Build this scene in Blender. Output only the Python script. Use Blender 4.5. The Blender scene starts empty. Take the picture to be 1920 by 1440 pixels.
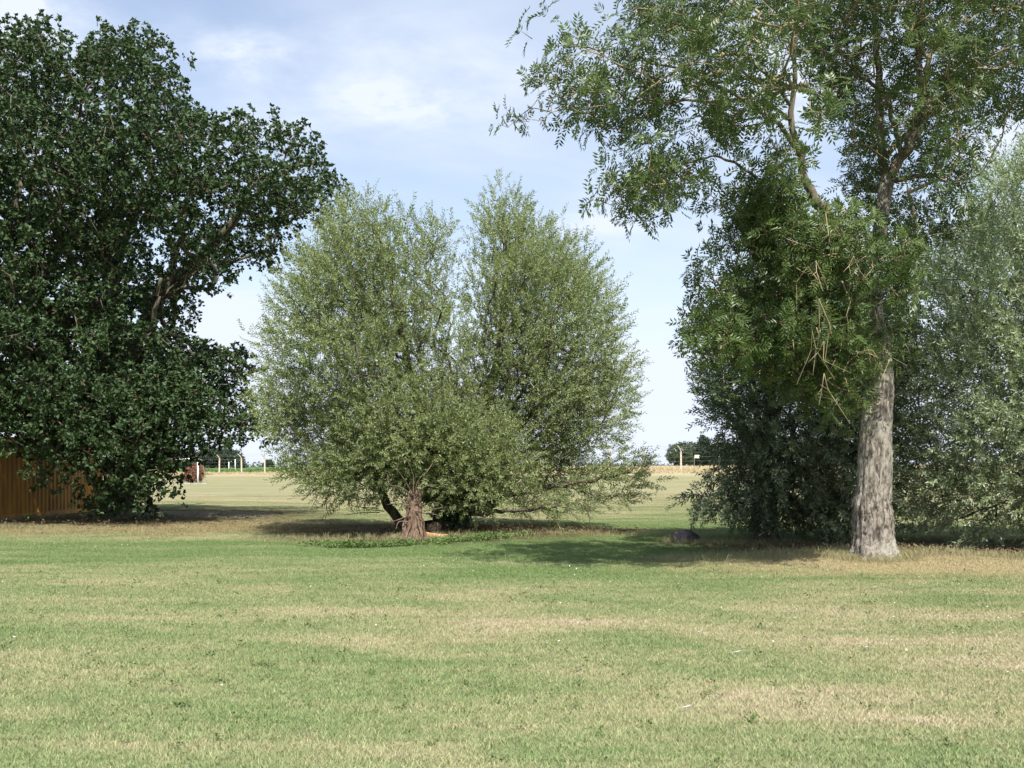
import bpy, math, random
import numpy as np
from mathutils import Vector

rng = np.random.default_rng(7)
random.seed(7)
R = math.radians
scene = bpy.context.scene
COL = scene.collection

# ------------------------------------------------------------------ camera
F = 1900.0          # focal length in photo pixels (1920 wide)
HZ = 878.0          # eye level row
CAMZ = 1.6
cd = bpy.data.cameras.new("camera")
cam = bpy.data.objects.new("camera", cd)
COL.objects.link(cam)
cam.location = (0, 0, CAMZ)
cam.rotation_euler = (R(90), 0, 0)
cd.sensor_width = 36.0
cd.lens = F / 1920 * 36.0
cd.shift_y = (HZ - 720) / 1920
cd.clip_start = 0.1
cd.clip_end = 6000
scene.camera = cam

# ------------------------------------------------------------------ sun, sky, exposure
SUN_EL = 55.0
SUN_AZ = 13.0        # degrees the sun stands to the right of straight behind the camera
EXPOSURE = 0.88
SKY_STRENGTH = 0.108
sl = bpy.data.lights.new("sun", 'SUN')
sl.energy = 5.0
sl.angle = R(0.55)
sl.color = (1.0, 0.965, 0.90)
sun = bpy.data.objects.new("sun", sl)
COL.objects.link(sun)
sdir = Vector((math.sin(R(SUN_AZ)) * math.cos(R(SUN_EL)), -math.cos(R(SUN_AZ)) * math.cos(R(SUN_EL)), math.sin(R(SUN_EL))))
sun.rotation_euler = sdir.to_track_quat('Z', 'Y').to_euler()
sun.location = sdir * 60

w = bpy.data.worlds.new("World")
scene.world = w
w.use_nodes = True
nt = w.node_tree
for n in list(nt.nodes):
    nt.nodes.remove(n)
N = nt.nodes.new
L = nt.links.new
out = N('ShaderNodeOutputWorld')
bg = N('ShaderNodeBackground')
bg.inputs['Strength'].default_value = SKY_STRENGTH
sky = N('ShaderNodeTexSky')
sky.sky_type = 'NISHITA'
sky.sun_disc = False
sky.sun_elevation = R(SUN_EL)
sky.sun_rotation = R(180 - SUN_AZ)
sky.altitude = 0
sky.air_density = 1.0
sky.dust_density = 0.6
sky.ozone_density = 1.6
tc = N('ShaderNodeTexCoord')
sep = N('ShaderNodeSeparateXYZ')
L(tc.outputs['Generated'], sep.inputs[0])


def wmath(op, a, b=None, c=None, clamp=False):
    m = N('ShaderNodeMath')
    m.operation = op
    m.use_clamp = clamp
    for i, v in enumerate((a, b, c)):
        if v is None:
            continue
        if isinstance(v, (int, float)):
            m.inputs[i].default_value = v
        else:
            L(v, m.inputs[i])
    return m.outputs[0]


zz = wmath('MAXIMUM', sep.outputs[2], 0.0)
den = wmath('ADD', zz, 0.22)
u = wmath('DIVIDE', sep.outputs[0], den)
v = wmath('DIVIDE', sep.outputs[1], den)
comb = N('ShaderNodeCombineXYZ')
L(u, comb.inputs[0]); L(v, comb.inputs[1])


def wnoise(scale, detail, rough, off, sx=1, sy=1, dist=0.0):
    mp = N('ShaderNodeMapping')
    mp.inputs['Location'].default_value = off
    mp.inputs['Scale'].default_value = (sx, sy, 1)
    L(comb.outputs[0], mp.inputs[0])
    n = N('ShaderNodeTexNoise')
    n.inputs['Scale'].default_value = scale
    n.inputs['Detail'].default_value = detail
    n.inputs['Roughness'].default_value = rough
    n.inputs['Distortion'].default_value = dist
    L(mp.outputs[0], n.inputs[0])
    return n.outputs[0]


def wramp(x, a, b):
    m = N('ShaderNodeMapRange')
    m.interpolation_type = 'SMOOTHSTEP'
    m.inputs['From Min'].default_value = a
    m.inputs['From Max'].default_value = b
    L(x, m.inputs['Value'])
    return m.outputs[0]


veil = wramp(wnoise(0.9, 5, 0.55, (3.1, 1.2, 0), 0.8, 1.2, 0.6), 0.30, 0.68)
puff = wramp(wnoise(2.1, 7, 0.55, (7.3, 4.2, 0), 0.8, 1.4, 0.3), 0.56, 0.72)
hor = wmath('SUBTRACT', 1.0, wramp(zz, 0.0, 0.42))
cl = wmath('ADD', wmath('MULTIPLY', veil, 0.42), wmath('MULTIPLY', puff, 0.22))
cl = wmath('ADD', cl, 0.22)
cl = wmath('ADD', cl, wmath('MULTIPLY', hor, 0.55), clamp=True)
low = wmath('SUBTRACT', 1.0, wramp(zz, 0.0, 0.16))
cl = wmath('ADD', cl, wmath('MULTIPLY', low, 0.45), clamp=True)
# single small clouds standing at known bearings
fine = wramp(wnoise(5.5, 7, 0.62, (1.3, 8.2, 0), 1.0, 1.2, 0.2), 0.30, 0.75)
for (cpx, cpy, rx_, rz_, am) in ((30, 20, .055, .035, .9), (470, 108, .038, .018, .75), (750, 190, .06, .02, .5), (1275, 725, .035, .012, 1.0), (1860, 250, .03, .022, 1.1), (1130, 420, .035, .03, .35), (1450, 150, .12, .05, .7), (420, 600, .05, .03, .6), (760, 160, .2, .06, .35)):
    cd0 = Vector(((cpx - 960) / F, 1.0, (HZ - cpy) / F)).normalized()
    ddx = wmath('DIVIDE', wmath('SUBTRACT', sep.outputs[0], cd0.x), rx_)
    ddz = wmath('DIVIDE', wmath('SUBTRACT', sep.outputs[2], cd0.z), rz_)
    ddy = wmath('DIVIDE', wmath('SUBTRACT', sep.outputs[1], cd0.y), 0.2)
    rr_ = wmath('SQRT', wmath('ADD', wmath('ADD', wmath('MULTIPLY', ddx, ddx), wmath('MULTIPLY', ddz, ddz)), wmath('MULTIPLY', ddy, ddy)))
    sp_ = wmath('SUBTRACT', 1.0, wramp(rr_, 0.1, 1.7))
    cl = wmath('ADD', cl, wmath('MULTIPLY', wmath('MULTIPLY', sp_, wmath('ADD', fine, 0.15)), am), clamp=True)
cl = wmath('MULTIPLY', cl, wmath('SUBTRACT', 0.97, wmath('MULTIPLY', wramp(zz, 0.45, 0.85), 0.50)))
mixc = N('ShaderNodeMix')
mixc.data_type = 'RGBA'
L(cl, mixc.inputs['Factor'])
L(sky.outputs[0], mixc.inputs['A'])
mixc.inputs['B'].default_value = (4.5, 4.9, 5.65, 1)
L(mixc.outputs['Result'], bg.inputs['Color'])
L(bg.outputs[0], out.inputs[0])

vs = scene.view_settings
vs.view_transform = 'Standard'
vs.look = 'None'
vs.exposure = EXPOSURE
vs.gamma = 1.0
vs.use_curve_mapping = False
scene.render.engine = 'CYCLES'
scene.cycles.max_bounces = 6
scene.cycles.diffuse_bounces = 2
scene.cycles.transmission_bounces = 3


# ------------------------------------------------------------------ object helpers
def tag(o, label=None, cat=None, group=None, kind=None):
    if label: o['label'] = label
    if cat: o['category'] = cat
    if group: o['group'] = group
    if kind: o['kind'] = kind
    return o


def empty(name, loc):
    o = bpy.data.objects.new(name, None)
    o.empty_display_size = 0.3
    COL.objects.link(o)
    o.location = loc
    return o


def tri_mesh(name, verts, tris, mats, mat_idx=None, attrs=None, smooth=False):
    """mesh from numpy triangle arrays"""
    verts = np.ascontiguousarray(verts, dtype=np.float32)
    tris = np.ascontiguousarray(tris, dtype=np.int32)
    me = bpy.data.meshes.new(name)
    me.vertices.add(len(verts))
    me.vertices.foreach_set('co', verts.ravel())
    me.loops.add(len(tris) * 3)
    me.loops.foreach_set('vertex_index', tris.ravel())
    me.polygons.add(len(tris))
    me.polygons.foreach_set('loop_start', np.arange(0, len(tris) * 3, 3, dtype=np.int32))
    if mat_idx is not None:
        me.polygons.foreach_set('material_index', np.ascontiguousarray(mat_idx, dtype=np.int32))
    me.polygons.foreach_set('use_smooth', np.full(len(tris), smooth, dtype=bool))
    for m in mats:
        me.materials.append(m)
    me.update(calc_edges=True)
    if attrs:
        for k, a in attrs.items():
            at = me.attributes.new(k, 'FLOAT', 'POINT')
            at.data.foreach_set('value', np.ascontiguousarray(a, dtype=np.float32))
    return me


def mesh_obj(name, me, parent=None, origin=None):
    o = bpy.data.objects.new(name, me)
    COL.objects.link(o)
    if parent is not None:
        o.parent = parent
    return o


class Geo:
    """collects triangles in world coordinates"""
    def __init__(self):
        self.v = []; self.t = []; self.m = []; self.n = 0; self.a = []

    def add(self, v, t, mi=0, a=0.5):
        v = np.asarray(v, float); t = np.asarray(t, int)
        self.v.append(v); self.t.append(t + self.n)
        self.m.append(np.full(len(t), mi) if np.isscalar(mi) else mi)
        self.a.append(np.full(len(v), a) if np.isscalar(a) else a)
        self.n += len(v)

    def build(self, name, mats, parent=None, smooth=False, loc=(0, 0, 0)):
        v = np.concatenate(self.v) - np.array(loc)
        me = tri_mesh(name, v, np.concatenate(self.t), mats, np.concatenate(self.m), {'var': np.concatenate(self.a)}, smooth)
        o = mesh_obj(name, me, parent)
        return o


BOX_T = np.array([[0, 2, 1], [0, 3, 2], [4, 5, 6], [4, 6, 7], [0, 1, 5], [0, 5, 4], [1, 2, 6], [1, 6, 5], [2, 3, 7], [2, 7, 6], [3, 0, 4], [3, 4, 7]])


def box(g, x0, x1, y0, y1, z0, z1, mi=0):
    v = [(x0, y0, z0), (x1, y0, z0), (x1, y1, z0), (x0, y1, z0), (x0, y0, z1), (x1, y0, z1), (x1, y1, z1), (x0, y1, z1)]
    g.add(v, BOX_T, mi)


def frames(p):
    p = np.asarray(p, float)
    t = np.gradient(p, axis=0)
    t /= np.linalg.norm(t, axis=1)[:, None] + 1e-9
    a = np.array([1.0, 0, 0]) if abs(t[0][0]) < 0.8 else np.array([0, 1.0, 0])
    ns = []
    n = a - t[0] * a.dot(t[0]); n /= np.linalg.norm(n)
    for i in range(len(p)):
        n = n - t[i] * n.dot(t[i]); n /= np.linalg.norm(n) + 1e-9
        ns.append(n)
    ns = np.array(ns)
    return t, ns, np.cross(t, ns)


def tube(g, p, r, sides=8, mi=0, a=0.5, cap=True, prof=None):
    p = np.asarray(p, float); r = np.broadcast_to(np.asarray(r, float), (len(p),))
    t, n, b = frames(p)
    ang = np.linspace(0, 2 * np.pi, sides, endpoint=False)
    rr = r[:, None] * np.ones(sides)[None]
    if prof is not None:
        rr = rr * prof
    v = p[:, None, :] + rr[..., None] * (np.cos(ang)[None, :, None] * n[:, None, :] + np.sin(ang)[None, :, None] * b[:, None, :])
    k = len(p)
    i = np.arange(k - 1)[:, None] * sides; j = np.arange(sides)[None]; j2 = (j + 1) % sides
    A = (i + j).ravel(); B = (i + j2).ravel(); C = (i + sides + j2).ravel(); D = (i + sides + j).ravel()
    tris = np.concatenate([np.stack([A, B, C], 1), np.stack([A, C, D], 1)])
    v = v.reshape(-1, 3)
    if cap:
        v = np.concatenate([v, p[-1:][:, :], p[:1]])
        top = k * sides; bot = top + 1
        e = (k - 1) * sides
        jj = np.arange(sides)
        tris = np.concatenate([tris, np.stack([e + jj, e + (jj + 1) % sides, np.full(sides, top)], 1), np.stack([(jj + 1) % sides, jj, np.full(sides, bot)], 1)])
    g.add(v, tris, mi, a)


def resample(p, n, closed=False):
    p = np.asarray(p, float)
    # Catmull-Rom through the points
    q = np.concatenate([2 * p[:1] - p[1:2], p, 2 * p[-1:] - p[-2:-1]])
    outp = []
    segs = len(p) - 1
    for s in np.linspace(0, segs - 1e-6, n):
        i = int(s); f = s - i
        p0, p1, p2, p3 = q[i], q[i + 1], q[i + 2], q[i + 3]
        outp.append(0.5 * (2 * p1 + (p2 - p0) * f + (2 * p0 - 5 * p1 + 4 * p2 - p3) * f * f + (3 * p1 - p0 - 3 * p2 + p3) * f ** 3))
    return np.array(outp)


# ------------------------------------------------------------------ terrain height
FA = np.array([-30.0, 123.0]); FB = np.array([16.2, 97.0])     # two posts of the far fence
FU = (FB - FA) / np.linalg.norm(FB - FA)
FN = np.array([-FU[1], FU[0]])                                  # points away from the camera
if FN[1] < 0: FN = -FN


def sst(x, a, b):
    t = np.clip((x - a) / (b - a), 0, 1)
    return t * t * (3 - 2 * t)


def H(x, y):
    x = np.asarray(x, float); y = np.asarray(y, float)
    s = (x - FA[0]) * FN[0] + (y - FA[1]) * FN[1]
    al = np.clip(((x - FA[0]) * FU[0] + (y - FA[1]) * FU[1]) / 53.0, -0.5, 1.5)
    rise = 0.95 + 0.34 * al
    t = np.clip(1 + s / 55.0, 0, 1)
    h = rise * t ** 3
    far = np.clip(s, 0, 300) / 300.0
    h = h + far * (1.65 - 0.3 * al) - np.clip(s - 300, 0, 2000) * 0.012
    near = 1 - sst(y, 45, 70)
    h = h + near * (0.035 * np.sin(x * 0.35 + 1.0) * np.cos(y * 0.27) + 0.006 * np.sin(x * 1.1 + y * 0.7))
    h = h + 0.16 * np.exp(-(((x - 6.3) / 2.2) ** 2 + ((y - 17.6) / 1.6) ** 2))
    h = h + 0.14 * np.exp(-(((x + 1.8) / 3.0) ** 2 + ((y - 24.5) / 2.2) ** 2))
    h = h + 0.12 * np.exp(-(((x + 11) / 6.0) ** 2 + ((y - 29) / 4.0) ** 2))
    return h


def W(px, py, d):
    """point at depth d that the photograph shows at (px, py)"""
    return np.array([(px - 960) / F * d, d, CAMZ + (HZ - py) / F * d])


def ground_at(px, py):
    d = CAMZ * F / max(py - HZ, 1)
    for _ in range(60):
        x = (px - 960) / F * d
        dn = (CAMZ - float(H(x, d))) * F / (py - HZ)
        d = 0.5 * d + 0.5 * dn
    return np.array([(px - 960) / F * d, d, float(H((px - 960) / F * d, d))])


# ------------------------------------------------------------------ materials
class MT:
    def __init__(self, name):
        self.m = bpy.data.materials.new(name)
        self.m.use_nodes = True
        self.nt = self.m.node_tree
        for n in list(self.nt.nodes):
            self.nt.nodes.remove(n)
        self.out = self.n('ShaderNodeOutputMaterial')

    def n(self, t):
        return self.nt.nodes.new(t)

    def l(self, a, b):
        self.nt.links.new(a, b)

    def setin(self, sock, v):
        if hasattr(v, 'is_output'):
            self.l(v, sock)
        elif isinstance(v, tuple) and len(v) == 3 and sock.type == 'RGBA':
            sock.default_value = (*v, 1)
        else:
            sock.default_value = v

    def math(self, op, a, b=None, clamp=False):
        m = self.n('ShaderNodeMath'); m.operation = op; m.use_clamp = clamp
        self.setin(m.inputs[0], a)
        if b is not None: self.setin(m.inputs[1], b)
        return m.outputs[0]

    def mix(self, f, a, b):
        m = self.n('ShaderNodeMix'); m.data_type = 'RGBA'
        self.setin(m.inputs['Factor'], f); self.setin(m.inputs['A'], a); self.setin(m.inputs['B'], b)
        return m.outputs['Result']

    def mul(self, col, f):
        m = self.n('ShaderNodeVectorMath'); m.operation = 'SCALE'
        self.setin(m.inputs[0], col); self.setin(m.inputs['Scale'], f)
        return m.outputs[0]

    def noise(self, vec, scale, detail=3, rough=0.5, sc=None, loc=None, dist=0):
        if sc or loc:
            mp = self.n('ShaderNodeMapping')
            if sc: mp.inputs['Scale'].default_value = sc
            if loc: mp.inputs['Location'].default_value = loc
            self.l(vec, mp.inputs[0]); vec = mp.outputs[0]
        n = self.n('ShaderNodeTexNoise')
        n.inputs['Scale'].default_value = scale; n.inputs['Detail'].default_value = detail
        n.inputs['Roughness'].default_value = rough; n.inputs['Distortion'].default_value = dist
        self.l(vec, n.inputs['Vector'])
        return n.outputs[0]

    def ramp(self, x, a, b, smooth=True):
        m = self.n('ShaderNodeMapRange')
        if smooth: m.interpolation_type = 'SMOOTHSTEP'
        m.inputs['From Min'].default_value = a; m.inputs['From Max'].default_value = b
        self.setin(m.inputs['Value'], x)
        return m.outputs[0]

    def pos(self):
        g = self.n('ShaderNodeNewGeometry')
        return g.outputs['Position']

    def obj(self):
        g = self.n('ShaderNodeTexCoord')
        return g.outputs['Object']

    def attr(self, name='var'):
        a = self.n('ShaderNodeAttribute'); a.attribute_name = name
        return a.outputs['Fac']

    def ellipse(self, p, cx, cy, rx, ry, soft=0.45, wob=None):
        s = self.n('ShaderNodeSeparateXYZ'); self.l(p, s.inputs[0])
        dx = self.math('DIVIDE', self.math('SUBTRACT', s.outputs[0], cx), rx)
        dy = self.math('DIVIDE', self.math('SUBTRACT', s.outputs[1], cy), ry)
        d = self.math('SQRT', self.math('ADD', self.math('MULTIPLY', dx, dx), self.math('MULTIPLY', dy, dy)))
        if wob is not None:
            d = self.math('ADD', d, self.math('MULTIPLY', self.math('SUBTRACT', wob, 0.5), 1.1))
        return self.ramp(d, 1 + soft, 1 - soft)

    def bsdf(self, col, rough=0.8, spec=0.3, bump=None, bstr=0.3, bdist=0.02, metal=0.0):
        b = self.n('ShaderNodeBsdfPrincipled')
        self.setin(b.inputs['Base Color'], col)
        self.setin(b.inputs['Roughness'], rough)
        b.inputs['Specular IOR Level'].default_value = spec
        b.inputs['Metallic'].default_value = metal
        if bump is not None:
            bp = self.n('ShaderNodeBump')
            bp.inputs['Strength'].default_value = bstr; bp.inputs['Distance'].default_value = bdist
            self.l(bump, bp.inputs['Height']); self.l(bp.outputs[0], b.inputs['Normal'])
        return b.outputs[0]

    def done(self, sh):
        self.l(sh, self.out.inputs['Surface'])
        return self.m


def lawn_colour(M, p):
    """the colour of turf at a place: green to straw patches, worn and littered ground under the trees, darkened there for shade"""
    wob = M.noise(p, 0.55, 4, 0.6)
    wob2 = M.noise(p, 2.3, 4, 0.65, loc=(5, 9, 0))
    a = M.noise(p, 0.24, 4, 0.6, sc=(0.40, 1.6, 1), loc=(3, 7, 0), dist=0.6)
    b = M.noise(p, 0.75, 5, 0.6, sc=(0.6, 1.4, 1), loc=(13, 2, 0), dist=0.4)
    c = M.noise(p, 7.0, 4, 0.7)
    e = M.noise(p, 42.0, 2, 0.7)
    f = M.math('ADD', M.math('MULTIPLY', a, 0.75), M.math('MULTIPLY', b, 0.75))
    f = M.math('ADD', f, M.math('MULTIPLY', c, 0.42))
    f = M.math('ADD', f, M.math('MULTIPLY', e, 0.16))      # mean about 1.04
    # places
    s = M.n('ShaderNodeSeparateXYZ'); M.l(p, s.inputs[0])
    x, y = s.outputs[0], s.outputs[1]
    wobw = M.math('ADD', M.math('MULTIPLY', M.math('SUBTRACT', wob, 0.5), 2.2), 0.5)
    g1 = M.ellipse(p, -2.0, 18.2, 8.5, 3.2, 0.8, wobw)       # greener belt in front of the middle tree
    g2 = M.ellipse(p, -7.0, 20.6, 4.6, 1.9, 0.8, wobw)
    g3 = M.ellipse(p, 3.5, 21.5, 4.0, 8.0, 0.6, wob)
    f = M.math('SUBTRACT', f, M.math('MULTIPLY', g1, 0.15))
    f = M.math('SUBTRACT', f, M.math('MULTIPLY', g2, 0.13))
    f = M.math('SUBTRACT', f, M.math('MULTIPLY', g3, 0.16))
    dry = M.ellipse(p, 5.5, 9.0, 4.5, 5.5, 0.7, wob)
    f = M.math('ADD', f, M.math('MULTIPLY', dry, 0.11))
    f = M.math('ADD', f, M.math('MULTIPLY', M.ramp(y, 24, 56), 0.14))
    f = M.ramp(f, 0.84, 1.38, False)
    cr = M.n('ShaderNodeValToRGB')
    els = cr.color_ramp.elements
    els[0].position = 0.0; els[0].color = (0.135, 0.195, 0.070, 1)
    els[1].position = 1.0; els[1].color = (0.420, 0.350, 0.262, 1)
    for q, cc in ((0.28, (0.195, 0.232, 0.105)), (0.52, (0.275, 0.272, 0.145)), (0.75, (0.345, 0.305, 0.192))):
        k = els.new(q); k.color = (*cc, 1)
    M.l(f, cr.inputs[0])
    col = cr.outputs[0]
    # scorched grass round the right hand trunk
    straw = M.ellipse(p, 7.6, 16.6, 4.8, 1.8, 0.5, wob2)
    col = M.mix(M.math('MULTIPLY', straw, 0.75), col, M.mix(c, (0.45, 0.36, 0.215), (0.35, 0.26, 0.155)))
    # worn earth and old leaves; the dark soil under trees also holds painted shade
    o1 = M.ellipse(p, -9.8, 26.6, 5.6, 2.4, 0.6, M.math('ADD', M.math('MULTIPLY', M.math('SUBTRACT', wob, 0.5), 2.4), M.math('MULTIPLY', wob2, 1.0)))
    col = M.mix(M.math('MULTIPLY', o1, 0.66), col, M.mix(c, (0.33, 0.215, 0.125), (0.24, 0.20, 0.09)))
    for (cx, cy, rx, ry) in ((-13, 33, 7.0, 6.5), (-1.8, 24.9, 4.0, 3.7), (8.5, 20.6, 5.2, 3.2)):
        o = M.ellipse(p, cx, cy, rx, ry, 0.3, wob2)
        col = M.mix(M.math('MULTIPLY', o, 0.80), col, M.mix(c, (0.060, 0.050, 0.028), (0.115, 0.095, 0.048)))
    return col, c, e


def mat_ground():
    M = MT('turf_and_fields')
    p = M.pos()
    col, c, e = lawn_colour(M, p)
    # the fields beyond the far fence
    dv = M.n('ShaderNodeVectorMath'); dv.operation = 'SUBTRACT'; M.l(p, dv.inputs[0]); dv.inputs[1].default_value = (FA[0], FA[1], 0)
    dd = M.n('ShaderNodeVectorMath'); dd.operation = 'DOT_PRODUCT'; M.l(dv.outputs[0], dd.inputs[0]); dd.inputs[1].default_value = (FN[0], FN[1], 0)
    s = dd.outputs['Value']
    sx = M.n('ShaderNodeSeparateXYZ'); M.l(p, sx.inputs[0])
    verge = M.math('MULTIPLY', M.ramp(s, -9, -1.5), 0.85)
    n1 = M.noise(p, 0.35, 4, 0.6)
    gold = M.mix(n1, (0.55, 0.46, 0.29), (0.44, 0.375, 0.24))
    col = M.mix(M.math('MULTIPLY', M.ramp(sx.outputs[1], 35, 75), 0.45), col, (0.30, 0.285, 0.135))
    col = M.mix(verge, col, gold)
    far = M.ramp(s, 0.3, 2.5)
    green = M.mix(M.noise(p, 0.6, 4, 0.7), (0.06, 0.12, 0.03), (0.13, 0.20, 0.06))
    left = M.ramp(sx.outputs[0], -10, -16)
    cf = M.mix(left, gold, green)
    col = M.mix(far, col, cf)
    col = M.mul(col, M.math('SUBTRACT', 0.80, M.math('MULTIPLY', M.ramp(sx.outputs[1], 54, 62), M.math('SUBTRACT', 0.09, M.math('MULTIPLY', far, 0.09)))))  # ground darkened to stand in for blade self-shadow, more where blades end
    bsum = M.math('ADD', c, M.math('MULTIPLY', e, 0.6))
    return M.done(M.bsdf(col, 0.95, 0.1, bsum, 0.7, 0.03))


def mat_blade():
    M = MT('grass_blades')
    p = M.pos()
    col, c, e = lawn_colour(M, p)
    v = M.attr('var')
    col = M.mul(col, M.math('ADD', M.math('MULTIPLY', v, 0.75), 0.88))
    col = M.mix(M.math('MULTIPLY', M.ramp(v, 0.88, 0.92), 0.45), col, (0.50, 0.42, 0.24))
    b = M.bsdf(col, 0.7, 0.15)
    t = M.n('ShaderNodeBsdfTranslucent'); M.l(col, t.inputs[0])
    ms = M.n('ShaderNodeMixShader'); ms.inputs[0].default_value = 0.25
    M.l(b, ms.inputs[1]); M.l(t.outputs[0], ms.inputs[2])
    return M.done(ms.outputs[0])


def mat_leaf(name, c0, c1, under, trans=0.3, rough=0.5, spec=0.4, yellow=None, ycut=0.97):
    M = MT(name)
    v = M.attr('var')
    p = M.pos()
    n = M.noise(p, 0.9, 2, 0.5)
    f = M.math('ADD', M.math('MULTIPLY', v, 0.7), M.math('MULTIPLY', M.math('SUBTRACT', n, 0.3), 0.7), clamp=True)
    col = M.mix(f, c0, c1)
    if yellow:
        col = M.mix(M.math('MULTIPLY', M.ramp(v, ycut, ycut + 0.02), 0.7), col, yellow)
    g = M.n('ShaderNodeNewGeometry')
    colb = M.mix(g.outputs['Backfacing'], col, M.mix(0.35, under, col))
    b = M.bsdf(colb, rough, spec)
    t = M.n('ShaderNodeBsdfTranslucent')
    tcol = M.mix(0.5, col, M.mul(col, 1.6))
    M.l(tcol, t.inputs[0])
    ms = M.n('ShaderNodeMixShader'); ms.inputs[0].default_value = trans
    M.l(b, ms.inputs[1]); M.l(t.outputs[0], ms.inputs[2])
    return M.done(ms.outputs[0])


def mat_bark(name, c0, c1, lichen=None, sc=9.0, bstr=0.9, zs=0.22):
    M = MT(name)
    p = M.obj()
    n = M.noise(p, sc, 6, 0.65, sc=(1.0, 1.0, zs), dist=0.8)
    n2 = M.noise(p, 1.6, 4, 0.6)
    fine = M.noise(p, 60, 3, 0.6)
    col = M.mix(M.ramp(n, 0.35, 0.62), c0, c1)
    if lichen:
        col = M.mix(M.math('MULTIPLY', M.ramp(n2, 0.48, 0.66), 0.6), col, lichen)
    col = M.mul(col, M.math('ADD', M.math('MULTIPLY', fine, 0.5), 0.75))
    h = M.math('ADD', M.math('MULTIPLY', n, 1.0), M.math('MULTIPLY', fine, 0.2))
    return M.done(M.bsdf(col, 0.92, 0.12, h, bstr, 0.03))


def mat_plain(name, col, rough=0.8, spec=0.2, var=0.25, scale=8.0, metal=0.0, bump=0.2):
    M = MT(name)
    p = M.obj()
    n = M.noise(p, scale, 5, 0.6)
    c = M.mul(col if hasattr(col, 'is_output') else M.mix(0.0, col, col), M.math('ADD', M.math('MULTIPLY', n, 2 * var), 1 - var))
    return M.done(M.bsdf(c, rough, spec, n, bump, 0.01, metal))


m_ground = mat_ground()
m_blade = mat_blade()
m_oak = mat_leaf('oak_leaf', (0.010, 0.028, 0.008), (0.044, 0.078, 0.018), (0.07, 0.11, 0.05), 0.16, 0.55, 0.22)
m_willow = mat_leaf('willow_leaf', (0.085, 0.135, 0.034), (0.290, 0.340, 0.105), (0.30, 0.34, 0.20), 0.34, 0.5, 0.4, (0.38, 0.33, 0.12), 0.965)
m_willow_dark = mat_leaf('willow_leaf_bluish', (0.050, 0.085, 0.034), (0.125, 0.165, 0.070), (0.24, 0.28, 0.20), 0.26, 0.5, 0.4)
m_willow_silver = mat_leaf('willow_leaf_silver', (0.095, 0.150, 0.055), (0.34, 0.41, 0.19), (0.46, 0.50, 0.38), 0.32, 0.45, 0.45)
m_ash = mat_leaf('ash_leaf', (0.032, 0.070, 0.016), (0.120, 0.172, 0.038), (0.10, 0.14, 0.06), 0.28, 0.42, 0.45, (0.20, 0.17, 0.04), 0.985)
m_ivy = mat_leaf('ivy_leaf', (0.020, 0.055, 0.014), (0.055, 0.115, 0.030), (0.06, 0.10, 0.05), 0.15, 0.35, 0.5)
m_weed = mat_leaf('weed_leaf', (0.07, 0.12, 0.03), (0.15, 0.20, 0.06), (0.12, 0.18, 0.07), 0.3, 0.6, 0.3)
m_far = mat_leaf('distant_leaf', (0.035, 0.060, 0.030), (0.075, 0.105, 0.045), (0.08, 0.11, 0.06), 0.15, 0.7, 0.1)
m_far2 = mat_leaf('distant_dark_leaf', (0.030, 0.048, 0.032), (0.055, 0.075, 0.042), (0.06, 0.08, 0.05), 0.1, 0.7, 0.1)
m_red = mat_leaf('russet_leaf', (0.15, 0.070, 0.045), (0.26, 0.14, 0.09), (0.3, 0.15, 0.1), 0.2, 0.7, 0.1)
m_crop = mat_leaf('crop_leaf', (0.06, 0.13, 0.03), (0.14, 0.23, 0.06), (0.14, 0.2, 0.08), 0.2, 0.7, 0.1)
m_straw = mat_leaf('dry_stalk', (0.34, 0.27, 0.16), (0.56, 0.47, 0.30), (0.5, 0.4, 0.2), 0.2, 0.8, 0.1)
m_litter = mat_leaf('dead_leaf', (0.09, 0.06, 0.035), (0.30, 0.21, 0.13), (0.25, 0.18, 0.1), 0.1, 0.8, 0.1)
m_twig = mat_bark('twig_bark', (0.10, 0.075, 0.05), (0.19, 0.145, 0.095), None, 20, 0.3)
m_twig_ash = mat_bark('ash_twig_bark', (0.17, 0.14, 0.09), (0.36, 0.29, 0.17), None, 20, 0.3)
m_oakbark = mat_bark('oak_bark', (0.05, 0.04, 0.03), (0.13, 0.11, 0.08), (0.14, 0.14, 0.09))
m_ashbark = mat_bark('ash_bark', (0.055, 0.045, 0.036), (0.30, 0.265, 0.22), (0.37, 0.35, 0.29), 17.0, 1.0, .30)
m_ashlimb = mat_bark('ash_limb_bark', (0.07, 0.058, 0.04), (0.19, 0.165, 0.12), (0.20, 0.18, 0.10), 9.0, 0.5)
m_wbark = mat_bark('willow_bark', (0.045, 0.035, 0.026), (0.125, 0.10, 0.075), (0.16, 0.15, 0.11))
m_deadstem = mat_bark('dead_ivy_stem', (0.075, 0.048, 0.034), (0.23, 0.16, 0.115), None, 25, 0.4)
m_split = mat_bark('split_wood', (0.30, 0.16, 0.075), (0.58, 0.36, 0.18), None, 18, 0.4)


# ------------------------------------------------------------------ ground
def axis(parts):
    a = []
    for (s, e, st) in parts:
        a.append(np.arange(s, e, st))
    return np.concatenate(a + [[parts[-1][1]]])


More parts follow.
